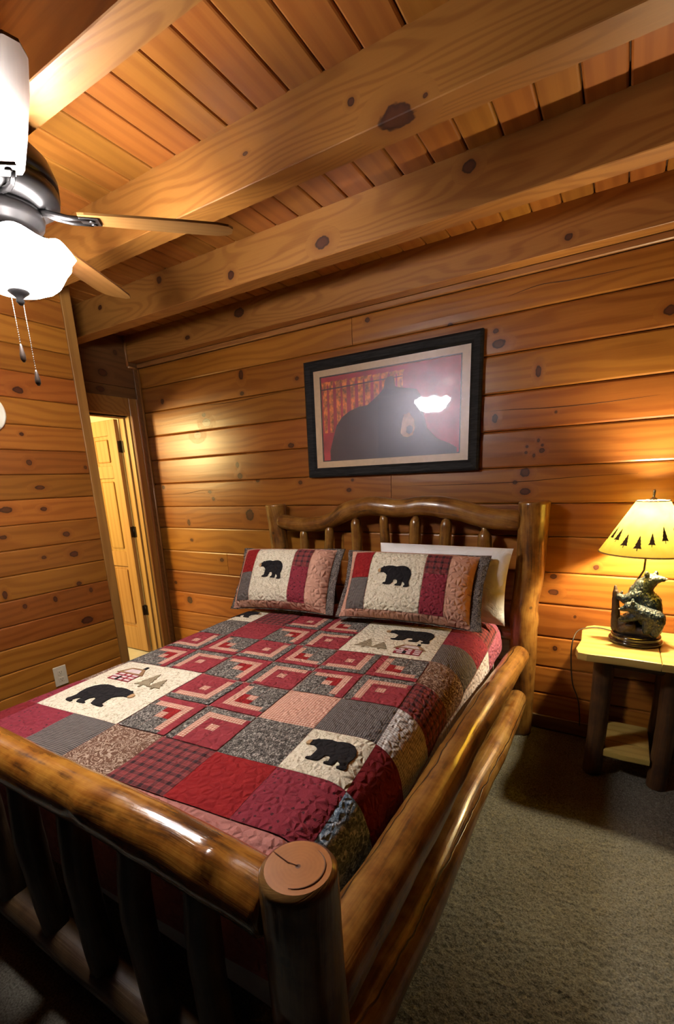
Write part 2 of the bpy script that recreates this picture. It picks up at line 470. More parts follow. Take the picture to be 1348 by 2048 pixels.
BW = [(-0.63,2.117,.0351,.0212),(-.648,2.18,.0151,.0117),(-.429,1.959,.0142,.028),(-.633,1.756,.0157,.0228),(-.333,1.758,.007,.0071),(-.407,1.627,.0073,.0099),(-.386,1.603,.0072,.0074),(-.461,1.601,.0075,.0076),(-.386,1.576,.0145,.0125),(-.464,1.571,.0075,.0076),(-.424,1.554,.0074,.0101),(-.463,1.469,.0251,.0233),(-.457,1.37,.0279,.0185),(-.511,1.419,.0129,.0106),(.095,2.132,.0256,.0219),(-2.388,2.21,.0228,.0318),(-2.393,2.09,.0185,.013),(-1.911,2.124,.0159,.0119),(-1.993,1.712,.0253,.0163),(-3.228,2.13,.0175,.0218),(-2.879,1.85,.04,.026),(-2.787,1.986,.0208,.014),(-2.769,1.931,.0415,.0282),(-2.481,1.528,.0247,.0217),(-3.349,1.467,.0188,.0164),(-2.81,1.418,.0218,.0115),(-2.779,1.364,.0163,.0155),(-2.496,1.608,.0148,.0214),(-2.314,1.493,.0189,.0177),(-1.931,1.463,.0169,.0134),(-1.546,1.404,.0188,.0128),(-1.518,1.466,.0111,.0094),(-2.755,.877,.0223,.0166),(-3.079,1.03,.0181,.0127),(-3.09,1.176,.018,.0249),(-2.415,1.24,.0395,.0451),(-.282,.914,.0173,.0139),(-.276,.827,.0274,.0169),(-.084,.976,.0136,.0132),(-.159,.698,.0072,.0085),(-.244,.502,.0127,.0149),(-.891,2.252,.0165,.0097),(-1.387,2.368,.0163,.013),(-3.194,.496,.032,.0327),(-3.348,.643,.0198,.0139)]
LW = [(1.434,1.993,.0304,.0199),(1.407,1.773,.0127,.0102),(1.416,1.628,.0181,.0182),(1.253,1.387,.0385,.0179),(1.444,1.378,.0217,.0136),(1.448,1.495,.0323,.0134),(1.545,1.227,.0234,.0172),(1.213,1.247,.0189,.0128),(1.394,1.112,.0161,.0111),(1.568,1.105,.0301,.0205),(1.565,.925,.0183,.015),(1.159,.947,.014,.0263),(1.411,.864,.0139,.0202),(1.243,.862,.0125,.0164),(1.575,.69,.0441,.0248),(1.632,.87,.0127,.0184),(1.732,1.602,.0126,.0115)]

YB, XD, XL, Z_CEIL, Z_BEAM = 2.75, -3.47, -2.78, 2.62, 2.435
XR, YF = 2.6, -0.3
back = structure(mesh_obj('wall_back', *box_geo((XD - 0.15, YB + 0.02, -0.05), (XR + 0.1, YB + 0.12, Z_CEIL + 0.1)), M['dark_joint']))
zj = [0.02, 0.217, 0.384, 0.565, 0.755, 0.935, 1.13, 1.306, 1.497, 1.688, 1.878, 2.066, 2.25, 2.402]
butts = {12: [-1.492], 7: [-1.244], 4: [-2.694], 2: [-0.9], 5: [-1.6], 10: [-1.35]}
ki = 0
for r in range(len(zj) - 1):
    z0, z1 = zj[r], zj[r + 1]
    xs = [XD] + butts.get(r, []) + [XR]
    for x0, x1 in zip(xs, xs[1:]):
        cx, cz = (x0 + x1) / 2, (z0 + z1) / 2
        ks = [(kx - cx, None, kz - cz, rx * 0.95, rz * 0.95) for kx, kz, rx, rz in BW if x0 < kx < x1 and z0 <= kz < z1]
        ki += 1
        mt = knot_pine('wall_pine_%d' % ki, ks, M['wall'], rough=0.36)
        mesh_obj('plank', *plank_geo(x1 - x0, z1 - z0 - 0.002, ch=0.0075, curve=0.0015), mt, back, (cx, YB, cz))

crk = plain('check_in_wood', (0.05, 0.016, 0.006), 0.9)
for pts_ in ([(-1.23, 1.418), (-0.9, 1.417), (-0.51, 1.421), (-0.2, 1.438), (0.05, 1.444)], [(-0.70, 1.795), (-0.55, 1.792), (-0.38, 1.782), (-0.15, 1.780), (0.10, 1.788)], [(-0.60, 2.325), (-0.45, 2.345), (-0.30, 2.335), (-0.05, 2.330)], [(-3.36, 1.405), (-3.1, 1.41), (-2.9, 1.432), (-2.7, 1.43)], [(-2.75, 2.05), (-2.45, 2.045), (-2.05, 2.055)]):
    c_ = MB(); pp = catmull([(x, YB - 0.0012, z) for x, z in pts_], 24)
    c_.tube(pp, [0.0004 + 0.0016 * math.sin(math.pi * i / 24) for i in range(25)], 5); c_.obj('check_crack', crk, back)
left = structure(mesh_obj('wall_left', *box_geo((XL - 0.10, YF, -0.05), (XL - 0.02, 1.80, Z_CEIL + 0.05)), M['dark_joint']))
zl = [0.516 + 0.1312 * k for k in range(-4, 12)] + [1.954 + 0.1312 * k for k in range(1, 6)]
zl = sorted(set([round(0.516 - 0.1312 * k, 4) for k in range(4, 0, -1)] + [0.516, 0.65, 0.772, 0.908, 1.039, 1.1725, 1.303, 1.434, 1.5645, 1.692, 1.820, 1.954, 2.086, 2.217, 2.348, 2.479, 2.61]))
for r in range(len(zl) - 1):
    z0, z1 = zl[r], zl[r + 1]
    y0, y1 = YF, 1.752
    cy, cz = (y0 + y1) / 2, (z0 + z1) / 2
    ks = [(ky - cy, None, kz - cz, rx * 0.85, rz * 0.85) for ky, kz, rx, rz in LW if z0 <= kz < z1]
    mt = knot_pine('left_pine_%d' % r, ks, M['wall'], lo=(0.36, 0.10, 0.012), hi=(0.58, 0.195, 0.030), rough=0.36)
    mesh_obj('plank', *plank_geo(y1 - y0, z1 - z0 - 0.0015, d=0.02, ch=0.006), mt, left, mat4=Matrix.Translation((XL, cy, cz)) @ RZ90)
t1 = structure(mesh_obj('trim_1', *box_geo((XL - 0.125, 1.752, 0.0), (XL + 0.006, 1.812, Z_CEIL), 0.003), M['trim_v']))
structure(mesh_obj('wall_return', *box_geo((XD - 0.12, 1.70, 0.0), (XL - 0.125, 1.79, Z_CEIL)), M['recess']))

# wall with the door opening (1.86..2.60, up to 2.03)
dw = struct_empty('wall_door')
dw2 = mesh_obj('panel', *box_geo((XD - 0.12, 1.79, 2.03), (XD - 0.022, YB + 0.02, Z_CEIL)), M['dark_joint'], dw)
mesh_obj('panel', *box_geo((XD - 0.12, 2.615, 0.0), (XD - 0.022, YB + 0.02, 2.03)), M['dark_joint'], dw)
kd = [(2.426, 2.326, .0425, .0285), (2.387, 2.206, .0379, .0214), (2.559, 2.487, .0177, .0181)]
for z0, z1 in ((2.03, 2.245), (2.247, 2.62)):
    cy, cz = (1.79 + 2.75) / 2, (z0 + z1) / 2
    ks = [(ky - cy, None, kz - cz, rx * 0.9, rz * 0.9) for ky, kz, rx, rz in kd if z0 < kz < z1]
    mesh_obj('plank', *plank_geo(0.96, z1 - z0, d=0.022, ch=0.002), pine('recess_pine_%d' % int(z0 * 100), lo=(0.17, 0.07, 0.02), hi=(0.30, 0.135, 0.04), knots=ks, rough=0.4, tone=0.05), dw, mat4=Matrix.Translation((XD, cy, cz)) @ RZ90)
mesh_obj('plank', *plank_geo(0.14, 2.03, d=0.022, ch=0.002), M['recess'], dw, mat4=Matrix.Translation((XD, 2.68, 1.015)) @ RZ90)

# door: jamb, casing, leaf swung into the hall
door = struct_empty('door_1')
MD = pine('door_pine', lo=(0.55, 0.27, 0.07), hi=(0.75, 0.42, 0.13), rough=0.33, tone=0.05, ring=8, axis='z')
jm = MB(); jm.box((XD - 0.135, 2.594, 0.0), (XD + 0.002, 2.614, 2.045)); jm.box((XD - 0.135, 1.85, 2.03), (XD + 0.002, 2.594, 2.045)); jm.box((XD - 0.135, 1.836, 0), (XD + 0.002, 1.85, 2.045))
jm.obj('jamb', MD, door)
st = MB(); st.box((XD - 0.085, 2.580, 0.0), (XD - 0.048, 2.5935, 2.029), 0.002); st.box((XD - 0.085, 1.8505, 2.016), (XD - 0.048, 2.580, 2.0295), 0.002)
st.obj('door_stop', MD, door)
def casing(lo, hi, m='trim_v'):
    a = MB(); a.box(lo, hi, 0.004); return a.obj('casing', M[m], door)
casing((XD + 0.001, 2.606, 0.0), (XD + 0.019, 2.690, 2.165))
casing((XD + 0.001, 1.80, 2.036), (XD + 0.020, 2.604, 2.165), 'trim')
bead = MB(); bead.box((XD + 0.0195, 2.609, 0.0), (XD + 0.026, 2.622, 2.03), 0.002); bead.box((XD + 0.0195, 2.672, 0.0), (XD + 0.025, 2.688, 2.163), 0.002)
bead.obj('casing_bead', M['trim_v'], door)
# leaf: hinge edge at XD-0.14, plane of its near face y = 2.555
LX = XD - 0.142; LW_ = 0.73
lf = MB()
def lrect(a0, a1, z0, z1, y0=2.556, y1=2.591): lf.box((LX - a1, y0, z0), (LX - a0, y1, z1), 0.0015)
lrect(0, 0.105, 0.01, 2.02); lrect(LW_ - 0.105, LW_, 0.01, 2.02); lrect(0.33, 0.40, 0.01, 2.02)
rails = [(0.01, 0.23), (0.80, 0.93), (1.56, 1.66), (1.90, 2.02)]
for z0, z1 in rails: lrect(0.105, 0.33, z0, z1); lrect(0.40, LW_ - 0.105, z0, z1)
leaf = lf.obj('leaf', MD, door)
for (z0, z1) in ((0.23, 0.80), (0.93, 1.56), (1.66, 1.90)):
    for a0, a1 in ((0.105, 0.33), (0.40, LW_ - 0.105)):
        pb = MB(); pb.box((LX - a1, 2.570, z0), (LX - a0, 2.578, z1)); pb.box((LX - a1 + 0.028, 2.562, z0 + 0.028), (LX - a0 - 0.028, 2.571, z1 - 0.028), 0.008)
        pb.obj('panel', MD, leaf)
for z in (1.807, 1.105, 0.402):
    h = MB(); h.box((LX + 0.0005, 2.562, z - 0.045), (LX + 0.003, 2.592, z + 0.045)); h.box((LX - 0.002, 2.5895, z - 0.045), (LX + 0.03, 2.5938, z + 0.045))
    h.tube([(LX + 0.004, 2.588, z - 0.048), (LX + 0.004, 2.588, z + 0.048)], 0.006)
    h.obj('hinge', M['hinge'], door)
# corner trim that jogs round the last beam
tr = MB()
tr.tube([(XD + 0.008, YB - 0.012, 0.0), (XD + 0.008, YB - 0.012, 2.397)], 0.011, 10)
tr.tube([(XD + 0.008, YB - 0.012, 2.397), (XD + 0.008, 2.648, 2.40)], 0.011, 10)
tr.tube([(XD + 0.008, 2.648, 2.40), (XD + 0.008, 2.648, Z_CEIL)], 0.011, 10)
structure(tr.obj('trim_2', M['trim_v']))
tr = MB(); tr.box((XD + 0.001, 2.694, 0.0), (XD + 0.012, 2.735, 2.397), 0.002)
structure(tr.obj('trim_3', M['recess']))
structure(mesh_obj('trim_4', *box_geo((XD, YB - 0.012, 2.404), (XR, YB + 0.02, 2.436), 0.004), M['trim']))
bb = MB(); bb.box((XD + 0.02, YB - 0.016, 0.0), (XR, YB + 0.0, 0.085), 0.004)
structure(bb.obj('baseboard_back', pine('baseboard_pine', lo=(0.25, 0.10, 0.03), hi=(0.42, 0.20, 0.06), tone=0.05)))

# hall beyond the door
structure(mesh_obj('hall_floor', *box_geo((-5.2, 0.4, -0.06), (XD - 0.02, 3.4, -0.004)), plain('pale_tile', (0.62, 0.58, 0.5), 0.4, noise_amt=0.1, nscale=6)))
structure(mesh_obj('wall_hall', *box_geo((-5.3, 0.4, -0.05), (-5.2, 3.4, 2.5)), plain('hall_paint', (0.7, 0.6, 0.42), 0.7)))
structure(mesh_obj('wall_hall_end', *box_geo((-5.2, 3.0, -0.05), (XD - 0.1, 3.1, 2.5)), plain('hall_paint_end', (0.7, 0.6, 0.42), 0.7)))

# ceiling boards and beams
ceil = structure(mesh_obj('ceiling', *box_geo((XD - 0.15, YF, Z_CEIL + 0.02), (XR + 0.1, YB + 0.1, Z_CEIL + 0.12)), M['dark_joint']))
ly = YB - YF
cg = None
n_b = 0
for k in range(-22, 28):
    x1 = -0.110 - 0.1268 * k
    x0 = x1 - 0.1268
    if x0 < XD - 0.1: continue
    me_v, me_f = plank_geo(ly, 0.1268 - 0.0045, d=0.02, ch=0.006, side=0.0)
    if cg is None:
        o = mesh_obj('plank', me_v, me_f, M['ceiling'], ceil, mat4=Matrix.Translation(((x0 + x1) / 2, (YB + YF) / 2, Z_CEIL)) @ CEIL); cg = o.data
    else:
        link('plank', cg, ceil, mat4=Matrix.Translation(((x0 + x1) / 2, (YB + YF) / 2, Z_CEIL)) @ CEIL)
BK = {2: [(-.648, 1.49, 2.435, .05, .034), (-.784, 1.477, 2.519, .0113, .0103), (-1.185, 1.477, 2.524, .0105, .0053), (-.56, 1.477, 2.452, .007, .006)],
      3: [(-1.258, 2.066, 2.492, .036, .0235), (-.611, 2.066, 2.57, .026, .0205), (-1.805, 2.066, 2.488, .021, .0195), (-2.33, 2.066, 2.582, .019, .017), (-2.882, 2.066, 2.555, .019, .013)],
      4: [(-2.282, 2.66, 2.557, .042, .026), (-.326, 2.66, 2.482, .0165, .0137), (-2.778, 2.66, 2.494, .024, .0125)]}
for i, (y0, y1) in enumerate(((0.25, 0.345), (0.858, 0.953), (1.477, 1.575), (2.066, 2.160), (2.660, YB - 0.013))):
    x0 = XL + 0.001 if y1 < 1.75 else XD + 0.001
    cx, cy, cz = (x0 + XR) / 2, (y0 + y1) / 2, (Z_BEAM + Z_CEIL) / 2
    ks = [(a - cx, b - cy, c - cz, rx, rz) for a, b, c, rx, rz in BK.get(i, [])]
    mt = pine('beam_pine_%d' % i, lo=(0.40, 0.142, 0.022), hi=(0.66, 0.285, 0.055), knots=ks, rough=0.46, tone=0.06, ring=95, ringw=0.32)
    v, f = box_geo((x0 - cx, y0 - cy, Z_BEAM - cz), (XR - cx, y1 - cy, Z_CEIL + 0.004 - cz), 0.0025)
    mesh_obj('beam', v, f, mt, ceil, (cx, cy, cz))

# right wall and carpet
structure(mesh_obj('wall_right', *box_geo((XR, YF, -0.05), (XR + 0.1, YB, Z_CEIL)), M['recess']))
import numpy as np
def carpet():
    gx = np.concatenate([[XD, -2.6, -1.6], np.arange(-0.80, 0.95, 0.0055), [1.1, XR]])
    gy = np.concatenate([[YF, -0.4], np.arange(0.30, YB - 0.012, 0.0055), [YB]])
    X, Y = np.meshgrid(gx, gy)
    rs = np.random.RandomState(3)
    a = rs.rand(*X.shape)
    sm = (a + np.roll(a, 1, 0) + np.roll(a, 1, 1) + np.roll(a, (1, 1), (0, 1))) / 4
    b = rs.rand(X.shape[0] // 6 + 2, X.shape[1] // 6 + 2).repeat(6, 0).repeat(6, 1)[:X.shape[0], :X.shape[1]]
    Z = (sm - 0.5) * 0.0085 + (a - 0.5) * 0.004 + (b - 0.5) * 0.0012 - 0.004
    Z[:, :4] = -0.005; Z[:, -3:] = -0.005; Z[:3] = -0.005; Z[-2:] = -0.005
    ny, nx = X.shape
    me = bpy.data.meshes.new('floor')
    me.vertices.add(nx * ny)
    me.vertices.foreach_set('co', np.stack([X, Y, Z], -1).astype(np.float32).ravel())
    i = (np.arange(ny - 1)[:, None] * nx + np.arange(nx - 1)[None, :]).ravel()
    q = np.stack([i, i + 1, i + nx + 1, i + nx], -1).astype(np.int32)
    me.loops.add(q.size); me.loops.foreach_set('vertex_index', q.ravel())
    me.polygons.add(len(q)); me.polygons.foreach_set('loop_start', (np.arange(len(q)) * 4).astype(np.int32))
    me.polygons.foreach_set('use_smooth', np.ones(len(q), dtype=bool))
    me.update(calc_edges=True); me.validate()
    m, nt, bs, L = new_mat('carpet_pile')
    tc = node(nt, 'ShaderNodeTexCoord').outputs['Object']
    n = node(nt, 'ShaderNodeTexNoise', {'Vector': tc, 'Scale': 170.0, 'Detail': 3.0}).outputs[0]
    n2 = node(nt, 'ShaderNodeTexNoise', {'Vector': tc, 'Scale': 5.0, 'Detail': 3.0}).outputs[0]
    g = math_(nt, 'ADD', math_(nt, 'MULTIPLY', n, 0.8), math_(nt, 'MULTIPLY', n2, 0.2))
    L.new(ramp(nt, g, [(0.32, (0.058, 0.053, 0.042)), (0.5, (0.122, 0.112, 0.088)), (0.7, (0.19, 0.176, 0.142))]), bs.inputs['Base Color'])
    bs.inputs['Roughness'].default_value = 1.0; bs.inputs['Specular IOR Level'].default_value = 0.05
    bump(nt, bs, n, 0.6, 0.006)
    me.materials.append(m)
    return structure(link('floor', me))
carpet()
structure(mesh_obj('subfloor', *box_geo((XD - 0.02, YF, -0.12), (XR + 0.1, YB + 0.1, -0.02)), M['dark_joint']))

# ------------------------------------------------------------------ logs
def log(name, pts, radii, mt, parent=None, n=40, seg=22, lump=0.07, seed=0.0, knots=(), ends=(0, 0), chamfer=0.008, endmat=None, knobs=None):
    """a peeled log along pts; ends: 0 cut with a chamfer, 1 rounded, 2 tapered tenon"""
    P = catmull(pts, n); F = frames(P)
    Ls = [0.0]
    for i in range(n): Ls.append(Ls[-1] + (P[i + 1] - P[i]).length)
    tot = Ls[-1]
    v, f, uv, mi, sm = [], [], [], [], []
    rings = []
    def ring(p, t, u, w, r, s, deform=True):
        row = []
        for k in range(seg + 1):
            a = 2 * math.pi * k / seg
            d = u * math.cos(a) + w * math.sin(a)
            rr = r
            if deform:
                q = p + d * r
                q = Vector((q.x + seed * 3.1, q.y + seed * 1.7, q.z + seed))
                rr *= 1 + lump * noise.noise(q * 6.0) + lump * 0.45 * noise.noise(q * 17.0)
                for (ks, ka, kh, kw) in knots:
                    da = math.atan2(math.sin(a - ka), math.cos(a - ka)) * r
                    dd = math.hypot(da, s - ks * tot) / kw
                    if dd < 2.5: rr += kh * math.exp(-dd * dd * 1.6) - (0.55 * kh * math.exp(-(dd / 0.33) ** 2) if kh > 0.008 else 0)
            v.append(p + d * rr); uv.append((a * r, s)); row.append(len(v) - 1)
        rings.append(row)
    def head(i, sgn, kind):
        p, (t, u, w) = P[i], F[i]
        r = lerp_list(radii, 0.0 if i == 0 else 1.0)
        if kind == 1: return [(-sgn * r * 0.0, 1.0), (sgn * r * 0.22, 0.9), (sgn * r * 0.40, 0.72), (sgn * r * 0.52, 0.45)]
        if kind == 2: return [(0, 1.0), (sgn * r * 0.35, 0.93), (sgn * r * 0.7, 0.80), (sgn * r * 1.0, 0.62), (sgn * r * 1.15, 0.46), (sgn * r * 2.0, 0.40)]
        return [(0, 1.0), (sgn * chamfer * 0.5, 1 - 0.3 * chamfer / r), (sgn * chamfer, 1 - chamfer / r)]
    start = list(reversed(head(0, -1, ends[0])))
    for d, k in start[:-1]:
        t, u, w = F[0]; ring(P[0] + t * d, t, u, w, lerp_list(radii, 0) * k, d)
    for i in range(n + 1):
        t, u, w = F[i]; ring(P[i], t, u, w, lerp_list(radii, i / n), Ls[i])
    for d, k in head(n, 1, ends[1])[1:]:
        t, u, w = F[n]; ring(P[n] + t * d, t, u, w, lerp_list(radii, 1) * k, tot + d)
    for a, b in zip(rings, rings[1:]):
        for k in range(seg):
            f.append((a[k], a[k + 1], b[k + 1], b[k])); mi.append(0); sm.append(True)
    for row, sgn in ((rings[0], -1), (rings[-1], 1)):
        c = sum((Vector(v[i]) for i in row[:-1]), Vector()) / seg
        t, u, w = F[0] if sgn < 0 else F[-1]
        v.append(c); uv.append((0, 0)); ci = len(v) - 1
        base = []
        for i in row:
            q = Vector(v[i]) - c; v.append(v[i]); uv.append((q.dot(u), q.dot(w))); base.append(len(v) - 1)
        for k in range(seg):
            f.append((ci, base[k + 1], base[k]) if sgn < 0 else (ci, base[k], base[k + 1])); mi.append(1); sm.append(False)
    return mesh_obj(name, v, f, [mt, endmat or M['end']], parent, (0, 0, 0), sm, uv, mi)

bed = thing('log_bed', 'queen bed of varnished peeled logs with arched headboard and log rails on the carpet', 'bed')
HX0, HX1, HY = -2.09, -0.395, 2.655
FX0, FX1, FY = -2.09, -0.40, 0.50
log('head_post', [(HX1 + 0.012, HY, 0.0), (HX1 + 0.004, HY, 0.4), (HX1 - 0.012, HY - 0.004, 0.72), (HX1 + 0.004, HY, 0.95), (HX1 + 0.004, HY, 1.315)], [0.060, 0.064, 0.074, 0.069, 0.074, 0.080], M['log'], bed, n=60, lump=0.06, seed=1.2, knots=[(0.52, 4.6, 0.012, 0.05), (0.86, 5.6, 0.006, 0.02)])
log('head_post', [(HX0 + 0.03, HY, 0.0), (HX0 + 0.02, HY, 0.6), (HX0 + 0.012, HY, 1.0), (HX0, HY, 1.315)], [0.066, 0.062, 0.060, 0.062, 0.072], M['log'], bed, n=60, lump=0.08, seed=5.2, knots=[(0.925, 6.2, 0.016, 0.026), (0.80, 4.4, 0.006, 0.03)])
HYR = 2.645
log('headboard_rail', [(-2.04, HYR, 1.205), (-1.85, HYR, 1.185), (-1.66, HYR, 1.205), (-1.50, HYR, 1.275), (-1.34, HYR, 1.305), (-1.16, HYR, 1.292), (-0.98, HYR, 1.305), (-0.80, HYR, 1.282), (-0.62, HYR, 1.238), (-0.455, HYR, 1.225)], [0.048, 0.052, 0.050, 0.058, 0.060, 0.054, 0.058, 0.060, 0.058, 0.052], M['log'], bed, n=80, lump=0.09, seed=2.4, knots=[(0.06, 4.9, 0.010, 0.02), (0.15, 4.6, 0.010, 0.02), (0.33, 5.4, 0.012, 0.035), (0.62, 5.2, 0.006, 0.03)])
log('headboard_lower_rail', [(-2.04, HYR, 0.60), (-1.3, HYR, 0.61), (-0.43, HYR, 0.60)], [0.045, 0.05, 0.045], M['log'], bed, n=30, seed=3.9)
for i, (x, zt, r) in enumerate(((-1.849, 1.150, 0.030), (-1.643, 1.178, 0.031), (-1.443, 1.226, 0.033), (-1.245, 1.252, 0.031), (-1.041, 1.238, 0.036), (-0.854, 1.228, 0.036), (-0.634, 1.166, 0.038))):
    r *= 0.98
    log('head_spindle', [(x + 0.012 * math.sin(i * 2.1), HYR - 0.004, 0.63), (x - 0.012 * math.sin(i * 1.7), HYR - 0.006, 0.63 + (zt - 0.63) * 0.55), (x, HYR - 0.004, zt - 1.05 * r)], [r * 1.05, r * 1.02, r], M['log'] if i != 3 else M['log'], bed, n=24, seg=16, lump=0.10, seed=7 + i * 1.3, ends=(2, 2), knots=[(0.86 if i in (2, 6) else 0.6, 4.5, 0.007, 0.016)])
fp = log('foot_post', [(FX1 + 0.015, FY, 0.0), (FX1 + 0.006, FY, 0.45), (FX1, FY, 0.845)], [0.074, 0.070, 0.066], log_mat('foot_post_log', hi=(0.50, 0.27, 0.075), lo=(0.24, 0.10, 0.025), darkness=0.55), bed, n=44, seg=40, lump=0.035, seed=4.4, chamfer=0.010)
ar = MB()
pa = []
for k in range(15):
    a = R(-75 + 150 * k / 14); pa.append((FX1 + 0.0455 * math.cos(a), FY + 0.0455 * math.sin(a), 0.8562))
ar.tube(pa, [0.0004 + 0.0013 * math.sin(math.pi * k / 14) for k in range(15)], 6)
ar.obj('growth_ring_mark', plain('ring_stain', (0.15, 0.055, 0.012), 0.5), fp)
ck = MB(); ck.tube([(FX1, FY, 0.8562), (FX1 - 0.02, FY - 0.002, 0.8563), (FX1 - 0.055, FY + 0.005, 0.8563)], [0.0005, 0.0008, 0.0006], 5)
ck.obj('end_crack', plain('crack_dark_brown', (0.09, 0.03, 0.01), 0.8), fp)  # dark brown crack line running out from the pith
log('foot_post', [(FX0, FY, 0.0), (FX0, FY, 0.845)], [0.07, 0.066], M['log'], bed, n=30, seed=8.4)
fr_m = log_mat('footboard_log', hi=(0.86, 0.37, 0.05), lo=(0.46, 0.15, 0.018), dark=(0.03, 0.012, 0.006), darkness=0.70, rough=0.22, coat=0.8)
log('footboard_rail', [(FX0, FY, 0.735), (-1.7, FY + 0.002, 0.752), (-1.3, FY - 0.006, 0.768), (-0.95, FY - 0.006, 0.772), (-0.70, FY, 0.762), (FX1 - 0.062, FY, 0.752)], [0.058, 0.062, 0.060, 0.058, 0.062, 0.060], fr_m, bed, n=80, seg=32, lump=0.05, seed=6.1, knots=[(0.925, 3.62, 0.022, 0.024), (0.70, 4.2, 0.008, 0.04)])
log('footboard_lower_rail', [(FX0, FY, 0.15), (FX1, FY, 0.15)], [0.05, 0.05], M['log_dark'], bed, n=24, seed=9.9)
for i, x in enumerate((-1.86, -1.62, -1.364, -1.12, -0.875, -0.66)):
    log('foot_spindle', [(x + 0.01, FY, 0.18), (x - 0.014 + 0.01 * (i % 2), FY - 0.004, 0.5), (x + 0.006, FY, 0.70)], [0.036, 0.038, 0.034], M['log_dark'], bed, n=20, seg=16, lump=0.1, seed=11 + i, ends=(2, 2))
RXU, RXL = -0.402, -0.392
log('side_rail', [(RXU, 0.545, 0.545), (RXU + 0.004, 0.95, 0.54), (RXU - 0.004, 1.5, 0.536), (RXU + 0.003, 2.0, 0.54), (RXU + 0.006, 2.50, 0.522)], [0.066, 0.064, 0.062, 0.060, 0.060, 0.056, 0.055], M['log_crack'], bed, n=70, seg=28, lump=0.06, seed=12.4, ends=(2, 1), knots=[(0.42, 2.5, 0.010, 0.018), (0.70, 3.0, 0.010, 0.03)])
log('side_rail', [(RXL, 0.545, 0.31), (RXL + 0.010, 1.0, 0.285), (RXL, 1.5, 0.28), (RXL + 0.012, 2.0, 0.275), (RXL + 0.006, 2.47, 0.285)], [0.066, 0.062, 0.060, 0.056, 0.052], M['log_crack2'], bed, n=70, seg=28, lump=0.07, seed=15.4, ends=(2, 1), knots=[(0.36, 2.7, 0.010, 0.018)])
log('side_rail', [(FX0 - 0.03, 0.545, 0.54), (FX0 - 0.03, 2.6, 0.54)], [0.055, 0.053], M['log'], bed, n=40, seed=18.4, ends=(2, 2))
log('side_rail', [(FX0 - 0.03, 0.545, 0.28), (FX0 - 0.03, 2.6, 0.28)], [0.055, 0.053], M['log'], bed, n=40, seed=21.4, ends=(2, 2))

# ------------------------------------------------------------------ mattress and quilt
MXL, MXR, MYF, MYH = -2.025, -0.505, 0.582, 2.57
def ztop(y): return 0.676 + 0.022 * max(0.0, min(1.0, (y - 0.7) / 1.6))
mat_o = mesh_obj('mattress', *box_geo((MXL + 0.02, MYF + 0.02, 0.22), (MXR - 0.02, MYH, 0.655), 0.05), plain('mattress_ticking', (0.6, 0.58, 0.54), 0.9))
tag(mat_o, 'thick pale mattress lying in the log bed under the patchwork quilt', 'mattress')

CELL = 0.2235
UX, UY = Vector((0.2205, 0.0205)), Vector((-0.0225, 0.2235))
O0 = Vector((-1.8560, 0.5830))
RR = 0.125
def wrap(a, lo, hi, rr=RR):
    """arc-length a over a mattress edge rounded by rr: (position, drop)"""
    if a < lo + rr:
        s = lo + rr - a; sg = -1; e = lo + rr
    elif a > hi - rr:
        s = a - hi + rr; sg = 1; e = hi - rr
    else: return a, 0.0
    q = rr * math.pi / 2
    if s < q: return e + sg * rr * math.sin(s / rr), rr * (1 - math.cos(s / rr))
    return e + sg * (rr + 0.012 * min(1, (s - q) / 0.2)), rr + (s - q)

def quilt_base(c, r):
    p = O0 + UX * c + UY * r
    x, dx = wrap(p.x, MXL, MXR)
    y, dy = wrap(p.y, MYF, 9.0, 0.06)
    z = ztop(y) - (dx ** 3 + dy ** 3) ** (1 / 3)
    z += 0.006 * noise.noise(Vector((x * 2.3, y * 2.3, 0.3))) + 0.0022 * noise.noise(Vector((x * 9, y * 9, 1.7)))
    if dx > RR: x += 0.010 * noise.noise(Vector((y * 7, z * 3, 2.0)))
    return Vector((x, y, z))

def quilt_pt(c, r, h=0.0):
    e = 0.03
    p = quilt_base(c, r)
    tx = quilt_base(c + e, r) - quilt_base(c - e, r); ty = quilt_base(c, r + e) - quilt_base(c, r - e)
    n = tx.cross(ty)
    n = n.normalized() if n.length > 1e-9 else Vector((0, 0, 1))
    return p + n * h

